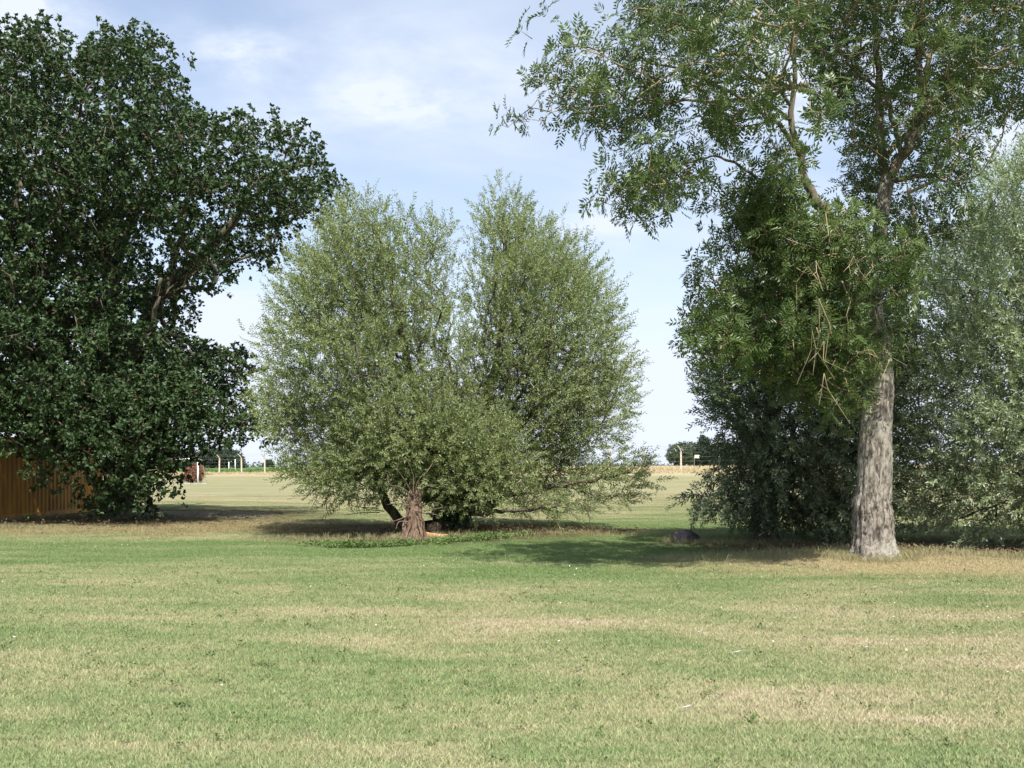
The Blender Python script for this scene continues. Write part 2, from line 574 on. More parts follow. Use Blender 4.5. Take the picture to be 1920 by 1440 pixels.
xs_half = axis([(0, 30, 0.5), (30, 80, 3.0), (80, 300, 15), (300, 2500, 110)])
xs = np.concatenate([-xs_half[::-1][:-1], xs_half])
ys = axis([(-200, -10, 19), (-10, 50, 0.6), (50, 150, 2.0), (150, 500, 10), (500, 3000, 100)])
X, Y = np.meshgrid(xs, ys)
Z = H(X, Y)
gv = np.stack([X.ravel(), Y.ravel(), Z.ravel()], 1)
nx, ny = len(xs), len(ys)
ii = (np.arange(ny - 1)[:, None] * nx + np.arange(nx - 1)[None]).ravel()
gt = np.concatenate([np.stack([ii, ii + 1, ii + nx + 1], 1), np.stack([ii, ii + nx + 1, ii + nx], 1)])
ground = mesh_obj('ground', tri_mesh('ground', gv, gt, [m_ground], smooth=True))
tag(ground, 'sun dried lawn running into playing field and farmland', kind='structure')


# ------------------------------------------------------------------ foliage machinery
def leaf(base, direc, length, width, side, fold=0.25, curl=0.0):
    """one leaf: two triangles folded along the midrib"""
    d = direc / np.linalg.norm(direc)
    s = side - d * side.dot(d); s /= np.linalg.norm(s) + 1e-9
    n = np.cross(d, s)
    tip = base + d * length - n * curl * length
    mid = base + d * length * 0.45
    return np.array([base, mid + s * width / 2 + n * fold * width, tip, mid - s * width / 2 + n * fold * width])


LT = np.array([[0, 1, 2], [0, 2, 3]])


def rv(rg):
    v = rg.normal(size=3)
    return v / np.linalg.norm(v)


def finish_template(leaves, lv, twigs):
    V = []; T = []; Mi = []; A = []; n = 0
    for q, a in zip(leaves, lv):
        V.append(q); T.append(LT + n); Mi += [0, 0]; A += [a] * 4; n += 4
    for (p0, p1, wd) in twigs:
        d = p1 - p0; s = np.cross(d, [0.3, 0.5, 0.8]); s /= np.linalg.norm(s) + 1e-9
        s2 = np.cross(d, s); s2 /= np.linalg.norm(s2) + 1e-9
        for ss in (s,):
            V.append(np.array([p0 - ss * wd, p0 + ss * wd, p1])); T.append(np.array([[0, 1, 2]]) + n); Mi += [1]; A += [0.5] * 3; n += 3
    return np.concatenate(V), np.concatenate(T), np.array(Mi), np.array(A)


def t_oak(rg):
    lv = []; q = []; tw = []
    for b in range(3):
        tipdir = rv(rg) * 0.55 + np.array([0, 0, 1.0]); tipdir /= np.linalg.norm(tipdir)
        base = np.zeros(3); tip = tipdir * rg.uniform(0.10, 0.22)
        tw.append((base, tip, 0.006))
        for k in range(rg.integers(3, 5)):
            d = rv(rg); d = d + tipdir * 0.5; d[2] += 0.05
            q.append(leaf(tip, d, rg.uniform(0.10, 0.145), rg.uniform(0.065, 0.09), rv(rg), 0.12, 0.1)); lv.append(rg.uniform())
    return finish_template(q, lv, tw)


def t_willow(rg, length=0.55, n=24, ll=0.095, lw=0.017, droop=0.15):
    q = []; lv = []; tw = []
    bend = rv(rg) * 0.25 * length
    pts = [np.array([0, 0, t * length]) + bend * t * t + np.array([0, 0, -droop * length * t * t]) for t in np.linspace(0, 1, 4)]
    for a, b in zip(pts[:-1], pts[1:]):
        tw.append((a, b, 0.0035))
    for k in range(n):
        t = (k + 0.5) / n
        base = np.array([0, 0, t * length]) + bend * t * t + np.array([0, 0, -droop * length * t * t])
        ang = k * 2.4 + rg.uniform(-.4, .4)
        d = np.array([math.cos(ang), math.sin(ang), rg.uniform(0.5, 1.5)])
        sz = rg.uniform(0.75, 1.15) * (1 - 0.35 * t)
        q.append(leaf(base, d, ll * sz, lw * sz, rv(rg), 0.1, rg.uniform(-.1, .3))); lv.append(rg.uniform())
    return finish_template(q, lv, tw)


def t_ash(rg):
    q = []; lv = []; tw = []
    nl = 5
    stem = np.array([0, 0, 0.22])
    tw.append((np.zeros(3), stem, 0.006))
    for k in range(nl):
        b = stem * (k + 1) / nl
        ang = k * 2.2 + rg.uniform(-.5, .5)
        d = np.array([math.cos(ang), math.sin(ang), rg.uniform(0.1, 0.9)]); d /= np.linalg.norm(d)
        Ln = rg.uniform(0.20, 0.29)
        up = np.array([0, 0, 1.0]) + rv(rg) * 0.4
        s = np.cross(d, up); s /= np.linalg.norm(s) + 1e-9
        lvv = rg.uniform()
        pts = [b + d * Ln * t + np.array([0, 0, -0.35 * Ln * t * t]) for t in (0, .3, .5, .7, .88, 1.0)]
        tw.append((pts[0], pts[3], 0.002)); tw.append((pts[2], pts[5], 0.002))
        for j in range(1, 5):
            for sg in (-1, 1):
                dd = s * sg * 0.9 + d * 0.7 + rv(rg) * 0.12
                dd[2] -= 0.25
                q.append(leaf(pts[j], dd, rg.uniform(0.075, 0.105), rg.uniform(0.026, 0.037), np.cross(dd, up), 0.15, 0.15)); lv.append(np.clip(lvv * .6 + rg.uniform() * .4, 0, 1))
        q.append(leaf(pts[5], d + np.array([0, 0, -.5]), 0.085, 0.026, s, 0.15, 0.1)); lv.append(lvv)
    return finish_template(q, lv, tw)


def t_ivy(rg):
    q = []; lv = []; tw = []
    for k in range(10):
        b = rv(rg) * 0.09
        q.append(leaf(b, rv(rg) + np.array([0, 0, .3]), rg.uniform(.06, .09), rg.uniform(.05, .075), rv(rg), .08, .1)); lv.append(rg.uniform())
    tw.append((np.zeros(3), np.array([0, 0, .12]), .004))
    return finish_template(q, lv, tw)


def t_blob(rg, s=0.5):
    q = []; lv = []
    for k in range(12):
        b = rv(rg) * s * rg.uniform(.2, 1)
        q.append(leaf(b, rv(rg), s * rg.uniform(.5, 1.0), s * rg.uniform(.4, .8), rv(rg), .1, .1)); lv.append(rg.uniform())
    return finish_template(q, lv, [])


def stamp(G, temps, pos, dirs, scale, var, rg):
    """place template sprays: dirs is where each spray's own z axis points"""
    n = len(pos)
    if n == 0: return
    d = dirs / (np.linalg.norm(dirs, axis=1)[:, None] + 1e-9)
    h = rg.normal(size=(n, 3))
    a = np.cross(d, h); a /= np.linalg.norm(a, axis=1)[:, None] + 1e-9
    b = np.cross(d, a)
    Mx = np.stack([a, b, d], axis=2) * scale[:, None, None]
    which = rg.integers(0, len(temps), n)
    for k, (tv, tt, tm, ta) in enumerate(temps):
        idx = np.where(which == k)[0]
        if len(idx) == 0: continue
        vv = np.einsum('nij,vj->nvi', Mx[idx], tv) + pos[idx][:, None, :]
        nv = len(tv)
        tris = (tt[None] + (np.arange(len(idx)) * nv)[:, None, None]).reshape(-1, 3)
        att = np.clip(ta[None] * 0.5 + var[idx][:, None] * 0.5, 0, 1)
        att = np.where(ta[None] > 0.965, ta[None], np.minimum(att, 0.96))
        G.add(vv.reshape(-1, 3), tris, np.tile(tm, len(idx)), att.ravel())


def inside(poly, x, z):
    n = len(poly); c = np.zeros(len(x), bool)
    j = n - 1
    for i in range(n):
        xi, zi = poly[i]; xj, zj = poly[j]
        hit = ((zi > z) != (zj > z)) & (x < (xj - xi) * (z - zi) / (zj - zi + 1e-12) + xi)
        c ^= hit
        j = i
    return c


def edge_dist(poly, x, z):
    p = np.stack([x, z], 1); best = np.full(len(x), 1e9)
    for i in range(len(poly)):
        a = poly[i]; b = poly[(i + 1) % len(poly)]
        ab = b - a; t = np.clip(((p - a) @ ab) / (ab @ ab + 1e-12), 0, 1)
        best = np.minimum(best, np.linalg.norm(p - (a + t[:, None] * ab), axis=1))
    return best


def px_poly(pts, d):
    return np.array([[(px - 960) / F * d, CAMZ + (HZ - py) / F * d] for px, py in pts])


def clumps_in(pts, d0, rmin, n_try, tmax, rad_in, rg, shell=0.55, margin=0.25, front=0.0, keep=None, zmin=0.25, back=1.0, gap=None):
    """clump centres inside a rounded solid whose outline seen from the front is the polygon"""
    poly = px_poly(pts, d0)
    lo = poly.min(0); hi = poly.max(0)
    x = rg.uniform(lo[0], hi[0], n_try); z = rg.uniform(lo[1], hi[1], n_try)
    ok = inside(poly, x, z); x = x[ok]; z = z[ok]
    ed = edge_dist(poly, x, z); ok = ed > margin * rmin; x = x[ok]; z = z[ok]; ed = ed[ok]
    q = np.clip(ed / rad_in, 0, 1)
    T = tmax * np.sqrt(1 - (1 - q) ** 2)
    u = rg.uniform(-1, 1, len(x))
    su = np.sign(u - front) * np.abs(u) ** shell
    y = d0 + su * T * np.where(su > 0, back, 1.0)
    P = np.stack([x, y, z], 1)
    P = P[P[:, 2] > zmin]
    if gap is not None:
        gs, gthr = gap
        nz = np.zeros(len(P))
        for _ in range(7):
            kv = rg.normal(size=3); kv *= rg.uniform(.7, 1.4) * 2 * math.pi / gs / np.linalg.norm(kv)
            nz += np.sin(P @ kv + rg.uniform(0, 6.28))
        P = P[nz > np.quantile(nz, gthr)]
    if len(pts) > 3:      # keep the perspective bulge of the near side inside the crown's outline
        ppx = np.array(pts, float)
        a = 960 + P[:, 0] / P[:, 1] * F; b = HZ - (P[:, 2] - CAMZ) / P[:, 1] * F
        P = P[inside(ppx, a, b)]
        a = 960 + P[:, 0] / P[:, 1] * F; b = HZ - (P[:, 2] - CAMZ) / P[:, 1] * F
        P = P[edge_dist(ppx, a, b) > margin * rmin * F / d0 * 0.8]
    if keep is not None:
        P = P[keep(P)]
    sel = []
    arr = np.zeros((0, 3))
    buf = np.empty((len(P), 3)); k = 0
    for p in P:
        if k == 0 or np.min(((buf[:k] - p) ** 2).sum(1)) > rmin * rmin:
            buf[k] = p; k += 1
    return buf[:k].copy(), np.array([0.5 * (lo[0] + hi[0]), d0, lo[1]])


def fill_clumps(G, temps, C, size, per, centre, rg, up=0.6, outw=0.8, flat=(1, 1, 0.7), scale=(0.85, 1.15), inner=0.35, clump_out=0.6, twigs=None, twfrac=0.0):
    """sprays in the outer shell of every clump, pointing out of clump and crown"""
    n = len(C)
    m = rg.poisson(per, n)
    idx = np.repeat(np.arange(n), m)
    k = len(idx)
    dv = rg.normal(size=(k, 3)); dv /= np.linalg.norm(dv, axis=1)[:, None]
    rad = inner + (1 - inner) * rg.uniform(size=k) ** 0.6
    csz = size * rg.uniform(0.7, 1.25, n)
    off = dv * (rad * csz[idx])[:, None] * np.array(flat)
    pos = C[idx] + off
    o = C[idx] - centre; o /= np.linalg.norm(o, axis=1)[:, None] + 1e-9
    dr = dv * clump_out + o * outw + rg.normal(size=(k, 3)) * 0.3
    dr[:, 2] += up
    pos[:, 2] = np.maximum(pos[:, 2], H(pos[:, 0], pos[:, 1]) + 0.08)
    stamp(G, temps, pos, dr, rg.uniform(scale[0], scale[1], k), rg.uniform(size=n)[idx], rg)
    if twigs is not None:
        sel = np.where(rg.uniform(size=k) < twfrac)[0]
        for i in sel:
            c = C[idx[i]]; p = pos[i]
            mid = (c + p) / 2 + rg.normal(size=3) * 0.05
            tube(twigs, [c, mid, p], [0.009, 0.006, 0.003], 3, 0, 0.5, False)


class Skeleton:
    """limbs traced by hand, then a branch to every clump from the nearest wood"""
    def __init__(self):
        self.p = []; self.par = []; self.r = []; self.chains = []; self.dir = []; self.w = []

    def add_limb(self, pts, radii, attach=None):
        ids = []
        for i, (p, r) in enumerate(zip(pts, radii)):
            self.p.append(np.array(p, float)); self.r.append(r)
            self.par.append(ids[-1] if ids else attach); self.w.append(0)
            dd = pts[min(i + 1, len(pts) - 1)] - pts[max(i - 1, 0)]
            self.dir.append(dd / (np.linalg.norm(dd) + 1e-9))
            ids.append(len(self.p) - 1)
        return ids

    def grow(self, C, root, rg, bend=0.15, rise=0.25, zfloor=None):
        order = np.argsort(np.linalg.norm(C - root, axis=1))
        for ci in order:
            c = C[ci]
            P = np.array(self.p); D = np.array(self.dir)
            v = c - P; dist = np.linalg.norm(v, axis=1) + 1e-6
            cosa = (v * D).sum(1) / dist
            cost = dist * (1 + 0.45 * (1 - cosa)) 
            if zfloor is not None:
                cost = cost + (P[:, 2] < zfloor) * 3
            j = int(np.argmin(cost))
            a = P[j]; ln = dist[j]
            k = max(2, int(ln / 0.35))
            k = min(k, 9)
            ts = np.linspace(0, 1, k + 1)[1:]
            t0 = D[j] * ln * 0.6 + np.array([0, 0, rise * ln])
            prev = j; chain = [j]
            jit = rg.normal(size=(k, 3)) * bend * 0.18 * min(ln, 1.5)
            for q, t in enumerate(ts):
                # quadratic-ish hermite from the parent's direction to the clump
                h = a + t0 * t * (1 - t) ** 2 * 1.2 + v[j] * (t * t * (3 - 2 * t)) * 0.5 + v[j] * t * 0.5
                if q < k - 1: h = h + jit[q]
                self.p.append(h); self.par.append(prev); self.r.append(None); self.w.append(0)
                dd = h - self.p[prev]; self.dir.append(dd / (np.linalg.norm(dd) + 1e-9))
                prev = len(self.p) - 1; chain.append(prev)
            self.w[prev] += 1
            self.chains.append(chain)

    def tubes(self, g, tip=0.011, ex=0.47, mi=0, sides=6):
        n = len(self.p); w = np.array(self.w, float)
        for i in range(n - 1, -1, -1):
            if self.par[i] is not None: w[self.par[i]] += w[i]
        for ch in self.chains:
            rr = [tip * max(w[i], 1) ** ex for i in ch]
            if self.r[ch[0]] is not None:
                rr[0] = min(rr[1] * 1.15, self.r[ch[0]] if self.r[ch[0]] else 1)
            else:
                rr[0] = min(rr[0], rr[1] * 1.25)
            rr[-1] *= 0.6
            tube(g, [self.p[i] for i in ch], rr, sides if max(rr) > .025 else 4, mi, 0.5, False)


def limb_px(pts):
    """pts: (px, py, depth, half width px) -> points and radii"""
    P = np.array([W(a, b, c) for a, b, c, _ in pts]); r = np.array([h / F * c for _, _, c, h in pts])
    return P, r


def smooth_limb(P, r, n):
    q = resample(np.concatenate([P, r[:, None]], 1), n)
    return q[:, :3], np.maximum(q[:, 3], 0.004)


def rough_trunk(g, P, r, sides, rg, ridge=0.05, mi=0, lumps=()):
    k = len(P)
    ang = np.linspace(0, 2 * np.pi, sides, endpoint=False)
    prof = np.ones((k, sides))
    hgt = np.cumsum(np.concatenate([[0], np.linalg.norm(np.diff(P, axis=0), axis=1)]))
    for f_, a_ in ((3, 0.5), (5, 0.35), (9, 0.35), (17, 0.5), (23, 0.45)):
        ph = rg.uniform(0, 6.28); tw_ = rg.uniform(-0.8, 0.8)
        prof += ridge * a_ * np.sin(f_ * ang[None] + ph + tw_ * hgt[:, None] + 0.8 * np.sin(hgt[:, None] * 2.1 + ph))
    prof += ridge * 0.5 * rg.normal(size=(k, sides))
    for (h0, a0, sh, sa, amp) in lumps:
        da = (ang - a0 + np.pi) % (2 * np.pi) - np.pi
        prof += amp * np.exp(-((hgt[:, None] - h0) / sh) ** 2 - (da[None] / sa) ** 2)
    tube(g, P, r, sides, mi, 0.5, True, prof)


CON = dict(x0=-17.85, x1=-15.42, y0=26.0, y1=38.2, z1=2.6)     # the container's box


# ------------------------------------------------------------------ OAK (left)
rg = np.random.default_rng(11)
OAK = [(-260, 60), (-120, 40), (0, 42), (92, 33), (112, 62), (140, 88), (150, 50), (178, 24), (240, 18), (292, 40), (314, 52), (322, 70), (352, 62),
       (395, 90), (416, 98), (390, 118), (352, 118), (352, 140), (368, 165), (372, 195), (402, 205), (402, 228), (428, 212), (470, 190), (492, 182), (508, 212), (555, 238), (600, 255), (642, 285),
       (646, 305), (628, 330), (656, 352), (662, 385), (642, 415), (612, 440), (590, 462), (560, 482), (530, 500), (505, 525), (470, 520), (476, 556), (450, 580), (415, 582), (372, 560),
       (372, 600), (430, 632), (470, 655), (505, 690), (490, 735), (516, 780), (524, 815), (490, 838), (450, 860), (405, 845), (372, 862), (350, 888), (322, 905), (306, 930), (300, 958), (230, 975),
       (165, 965), (160, 900), (132, 858), (118, 902), (82, 905), (70, 860), (15, 830), (-60, 860), (-200, 830), (-320, 620), (-330, 350)]
HOLES_OAK = [(292, 465, 22), (375, 400, 16), (425, 432, 14), (275, 320, 14), (205, 300, 14), (75, 135, 18), (60, 215, 12), (300, 62, 12), (385, 310, 12), (560, 445, 10), (200, 180, 10),
             (500, 290, 12), (345, 185, 14), (95, 560, 8), (240, 590, 8), (20, 400, 10), (160, 640, 7)]


def keep_oak(P):
    px = 960 + P[:, 0] / P[:, 1] * F; py = HZ - (P[:, 2] - CAMZ) / P[:, 1] * F
    ok = np.ones(len(P), bool)
    for (hx, hy, hr) in HOLES_OAK:
        ok &= ((px - hx) ** 2 + (py - hy) ** 2) > (hr * .8 + 16) ** 2
    ok &= ~((P[:, 0] < CON['x1'] + 0.45) & (P[:, 2] < CON['z1'] + 0.4) & (P[:, 1] > CON['y0'] - 0.5))
    return ok


OD = 31.0
oC, oc = clumps_in(OAK, OD, 0.66, 14000, 6.6, 5.0, rg, shell=0.5, margin=0.8, front=0.12, keep=keep_oak, zmin=0.5, back=.75, gap=(2.8, .22))
OAK2 = [(-60, 740), (60, 720), (200, 700), (330, 700), (400, 760), (390, 810), (352, 862), (322, 905), (306, 935), (298, 958), (235, 972), (172, 968), (160, 905), (140, 870), (118, 905), (84, 905), (62, 862), (0, 835), (-60, 840)]
oC2, _ = clumps_in(OAK2, 27.6, 0.66, 5000, 2.2, 2.0, rg, shell=0.7, margin=0.2, keep=lambda P: ~((P[:, 0] < CON['x1'] + .3) & (P[:, 1] > CON['y0'] - .5)), zmin=0.45)
oC2 = oC2[oC2[:, 2] > .5 + np.maximum(0, 27.5 - oC2[:, 1]) * .45]
oC = np.concatenate([oC, oC2])
o_root = ground_at(222, 966)
o_root[1] = max(o_root[1], 33.0); o_root[0] = (222 - 960) / F * o_root[1]; o_root[2] = float(H(o_root[0], o_root[1]))
oak = empty('oak_tree', o_root)
tag(oak, 'broad dark green oak filling the left side, leaves down to the ground', 'tree')
sk = Skeleton()
tp = np.array([o_root + [0, 0, -0.1], o_root + [0.02, 0, 1.0], o_root + [0.1, -0.1, 2.4], o_root + [0.0, -0.2, 4.2], o_root + [-0.2, 0, 6.5], o_root + [-0.4, 0.1, 9.0], o_root + [-0.5, 0, 12.0]])
tr = np.array([0.72, 0.50, 0.46, 0.42, 0.30, 0.2, 0.09])
TP, TR = smooth_limb(tp, tr, 60)
g = Geo(); rough_trunk(g, TP, TR, 48, rg, 0.06)
g.build('trunk', [m_oakbark], oak, True, o_root)
tid = sk.add_limb(list(TP[::3]), list(TR[::3]))
olimbs = [
    [(222, 690, 32.9, 16), (300, 560, 32.0, 11), (390, 470, 31.2, 9), (450, 400, 30.8, 7), (520, 330, 30.5, 5), (590, 300, 30.5, 3)],
    [(218, 640, 33.0, 14), (150, 520, 32.0, 10), (90, 400, 31.0, 7), (40, 300, 30.5, 5), (60, 180, 30.5, 3)],
    [(212, 500, 33.0, 12), (255, 380, 32.5, 9), (285, 330, 32.0, 7), (270, 220, 32, 5), (300, 140, 32, 3)],
    [(222, 720, 32.8, 15), (160, 640, 30.5, 11), (80, 560, 28.5, 8), (20, 470, 27.5, 5)],
    [(225, 740, 32.8, 13), (330, 690, 31.0, 8), (420, 660, 30.0, 5), (480, 700, 30.0, 3)],
    [(222, 700, 33.2, 14), (280, 600, 35.0, 10), (330, 480, 37, 7), (350, 350, 37.5, 4)],
    [(220, 760, 32.8, 14), (100, 700, 33.5, 9), (-60, 620, 34, 6), (-220, 520, 34, 4)],
    [(225, 760, 32.6, 12), (250, 700, 29.5, 8), (290, 610, 27.5, 5), (300, 520, 27.0, 3)],
]
for lm in olimbs:
    P, r = limb_px(lm)
    P, r = smooth_limb(P, r, 22)
    P[3:] += rg.normal(size=P[3:].shape) * 0.04
    g = Geo(); rough_trunk(g, P, r, 12, rg, 0.04)
    g.build('branch', [m_oakbark], oak, True, o_root)
    sk.add_limb(list(P[2:]), list(r[2:]), tid[3])
sk.grow(oC, o_root + [0, 0, 3], rg, bend=0.5, zfloor=1.4)
g = Geo(); sk.tubes(g, 0.013, 0.45)
# bare dead twigs that catch the light
for (a, b, c) in ((270, 140, 30.5), (300, 130, 30.5), (460, 365, 28.6), (610, 400, 30), (590, 350, 30), (290, 345, 28.5), (270, 640, 26.5), (620, 420, 30)):
    p0 = W(a, b, c)
    for _ in range(2):
        dd = rg.normal(size=3) * np.array([0.5, .3, .4]) ; dd[2] -= .1
        tube(g, [p0, p0 + dd * .4 + rg.normal(size=3) * .08, p0 + dd * .9], [0.015, .010, .004], 5, 0, .5, False)
tw = g
leafG = Geo()
oT = [t_oak(rg) for _ in range(8)]
fill_clumps(leafG, oT, oC, 0.62, 17, o_root + [0, 0, 6.5], rg, up=0.55, outw=0.5, flat=(1.05, 1.05, 0.62), scale=(0.85, 1.2), inner=0.5, clump_out=0.8)
o = tw.build('branches', [m_oakbark], oak, True, o_root); o['kind'] = 'stuff'
o = leafG.build('crown', [m_oak, m_twig], oak, False, o_root); o['kind'] = 'stuff'
print('oak clumps', len(oC), 'tris', len(o.data.polygons))

# ------------------------------------------------------------------ WILLOW (middle)
rg = np.random.default_rng(21)
WL = [(498, 610), (522, 560), (532, 500), (562, 478), (592, 448), (636, 402), (652, 362), (676, 352), (700, 385), (722, 388), (745, 384), (768, 405), (800, 412), (830, 392), (852, 420),
      (850, 470), (862, 560), (882, 700), (880, 850), (850, 930), (770, 940), (735, 975), (690, 945), (655, 935), (600, 935), (568, 915), (552, 870), (520, 840), (488, 800), (500, 740), (524, 700), (505, 650)]
WR = [(872, 580), (882, 480), (890, 425), (905, 395), (930, 340), (955, 350), (985, 382), (1012, 420), (1062, 432), (1108, 450), (1118, 505), (1150, 545), (1168, 600), (1160, 640), (1190, 690),
      (1190, 750), (1165, 800), (1152, 850), (1128, 876), (1060, 905), (980, 925), (930, 935), (880, 955), (840, 950), (800, 900), (830, 780), (866, 680)]
WB = [(930, 945), (985, 905), (1050, 895), (1110, 868), (1160, 850), (1205, 845), (1222, 905), (1190, 935), (1120, 952), (1075, 970), (1000, 975), (950, 965)]
WW = [(480, 720), (505, 640), (520, 600), (560, 620), (580, 800), (600, 920), (560, 900), (530, 850), (495, 800)]
cL, _ = clumps_in(WL, 24.2, 0.41, 12000, 2.6, 2.0, rg, shell=0.6, margin=0.75, front=.1, zmin=0.55, back=.7, gap=(2.0, .34))
cR, _ = clumps_in(WR, 25.8, 0.41, 12000, 2.6, 2.0, rg, shell=0.6, margin=0.75, front=.1, zmin=0.6, back=.7, gap=(1.8, .20))
WF = [(600, 860), (660, 800), (760, 760), (860, 760), (940, 800), (985, 870), (960, 925), (900, 945), (840, 945), (800, 925), (760, 900), (700, 930), (640, 930), (600, 910)]
cF, _ = clumps_in(WF, 22.9, 0.34, 1800, 0.8, 0.7, rg, shell=0.8, margin=0.3, zmin=0.7)
cR = np.concatenate([cR, cF])
cB, _ = clumps_in(WB, 24.0, 0.34, 1200, 0.7, 0.8, rg, shell=0.8, margin=0.3, zmin=0.3)
w_root = np.array([(845 - 960) / F * 24.7, 24.7, float(H((845 - 960) / F * 24.7, 24.7))])
willow = empty('willow_tree', w_root)
tag(willow, 'bushy grey green willow with two leafy peaks in the middle', 'tree')
sk = Skeleton()
tp = np.array([w_root + [0, 0, -.1], w_root + [0, 0, .4], w_root + [0.05, 0, 1.2], w_root + [0.1, 0.05, 2.2]])
TP, TR = smooth_limb(tp, np.array([.50, .36, .26, .07]), 30)
g = Geo(); rough_trunk(g, TP, TR, 40, rg, 0.09)
g.build('trunk', [m_wbark], willow, True, w_root)
tid = sk.add_limb(list(TP[::3]), list(TR[::3]))
wl = [
    [(838, 985, 24.8, 13), (780, 985, 24.2, 11), (738, 965, 24.0, 9), (712, 915, 23.8, 7), (690, 860, 23.6, 5), (640, 780, 23.5, 3)],
    [(845, 930, 24.8, 14), (800, 800, 24.3, 10), (760, 660, 24.0, 7), (730, 520, 24.0, 4), (700, 420, 24.0, 2)],
    [(850, 930, 24.9, 14), (900, 800, 25.3, 10), (935, 650, 25.6, 7), (950, 500, 25.6, 4), (945, 400, 25.6, 2)],
    [(850, 960, 24.8, 11), (905, 952, 24.5, 9), (960, 925, 24.2, 7), (1030, 915, 24.0, 5), (1110, 900, 23.8, 3.5), (1180, 885, 23.7, 2)],
    [(850, 900, 24.9, 10), (930, 840, 26, 7), (1030, 740, 26.3, 5), (1090, 620, 26.3, 3)],
    [(845, 900, 24.9, 10), (770, 850, 25.5, 7), (660, 720, 25.5, 5), (600, 600, 25.3, 3)],
    [(848, 960, 24.6, 8), (900, 962, 23.6, 5), (960, 958, 23.4, 3.5), (1040, 948, 23.3, 2.5)],
]
for lm in wl:
    P, r = limb_px(lm); P, r = smooth_limb(P, r, 22)
    P[3:] += rg.normal(size=P[3:].shape) * 0.025
    g = Geo(); rough_trunk(g, P, r, 10, rg, 0.05)
    g.build('branch', [m_wbark], willow, True, w_root)
    sk.add_limb(list(P[2:]), list(r[2:]), tid[2])
allC = np.concatenate([cL, cR, cB])
sk.grow(allC, w_root + [0, 0, 1], rg, bend=0.3, rise=0.35)
g = Geo(); sk.tubes(g, 0.008, 0.36, sides=5)
# thin bare stems showing at the foot on both sides
for (a, b, c, dx, dz) in ((610, 900, 23.8, -.3, -.6), (640, 905, 23.6, -.2, -.7), (575, 880, 23.8, .1, -.6), (700, 925, 23.4, -.6, -.25), (720, 960, 23.5, -.7, .1), (1010, 940, 23.4, .5, -.35), (1100, 930, 23.5, .3, -.4), (1060, 945, 23.5, .4, -.3), (600, 930, 23.5, .2, -.3), (655, 930, 23.4, .2, -.35)):
    for _ in range(3):
        p0 = W(a, b, c) + rg.normal(size=3) * .12
        dd = np.array([dx, 0, dz]) + rg.normal(size=3) * .15
        tube(g, [p0, p0 + dd * .5 + rg.normal(size=3) * .04, p0 + dd], [0.012, .009, .004], 4, 0, .5, False)
leafG = Geo()
wT = [t_willow(rg, 0.5, 20, .115, .034) for _ in range(8)]
fill_clumps(leafG, wT, np.concatenate([cL, cR]), 0.48, 13.8, w_root + [0, 0, 2.2], rg, up=0.45, outw=0.6, flat=(1.05, 1.05, .80), scale=(0.7, 1.1), inner=0.45, clump_out=0.9)
fill_clumps(leafG, wT, cB, 0.32, 9, w_root + [0, 0, .8], rg, up=0.1, outw=0.9, flat=(1, 1, .7), scale=(.7, 1.1), inner=.2, clump_out=.5)
# loose wisps outside the outline on the left
wx = px_poly(WW, 24.4)
lo, hi = wx.min(0), wx.max(0)
xx = rg.uniform(lo[0], hi[0], 500); z2 = rg.uniform(lo[1], hi[1], 500); ok = inside(wx, xx, z2)
pp = np.stack([xx[ok], 24.6 + rg.normal(size=ok.sum()) * .7, z2[ok]], 1)
stamp(leafG, wT, pp, np.stack([-.8 + rg.normal(size=len(pp)) * .4, rg.normal(size=len(pp)) * .4, .3 + rg.normal(size=len(pp)) * .5], 1), rg.uniform(.7, 1.1, len(pp)), rg.uniform(.3, 1, len(pp)), rg)
o = g.build('branches', [m_wbark], willow, True, w_root); o['kind'] = 'stuff'
o = leafG.build('crown', [m_willow, m_twig], willow, False, w_root); o['kind'] = 'stuff'
print('willow clumps', len(allC), 'tris', len(o.data.polygons))

# ivy on the willow's trunk
rg = np.random.default_rng(5)
IV = [(752, 830), (800, 770), (860, 780), (905, 840), (915, 900), (900, 965), (860, 985), (825, 975), (790, 940), (760, 900)]
ci, _ = clumps_in(IV, 23.95, 0.20, 3000, 0.65, 0.5, rg, shell=.6, margin=.3, zmin=.3)
ci = ci[::2]
g = Geo()
iT = [t_ivy(rg) for _ in range(6)]
fill_clumps(g, iT, ci, 0.26, 12, w_root + [0, .3, 1.0], rg, up=.1, outw=.7, inner=.2)
ivy = g.build('ivy_plant', [m_ivy, m_twig], None, False, w_root); ivy.location = w_root
tag(ivy, 'dark glossy ivy climbing over the foot of the middle willow', 'ivy')

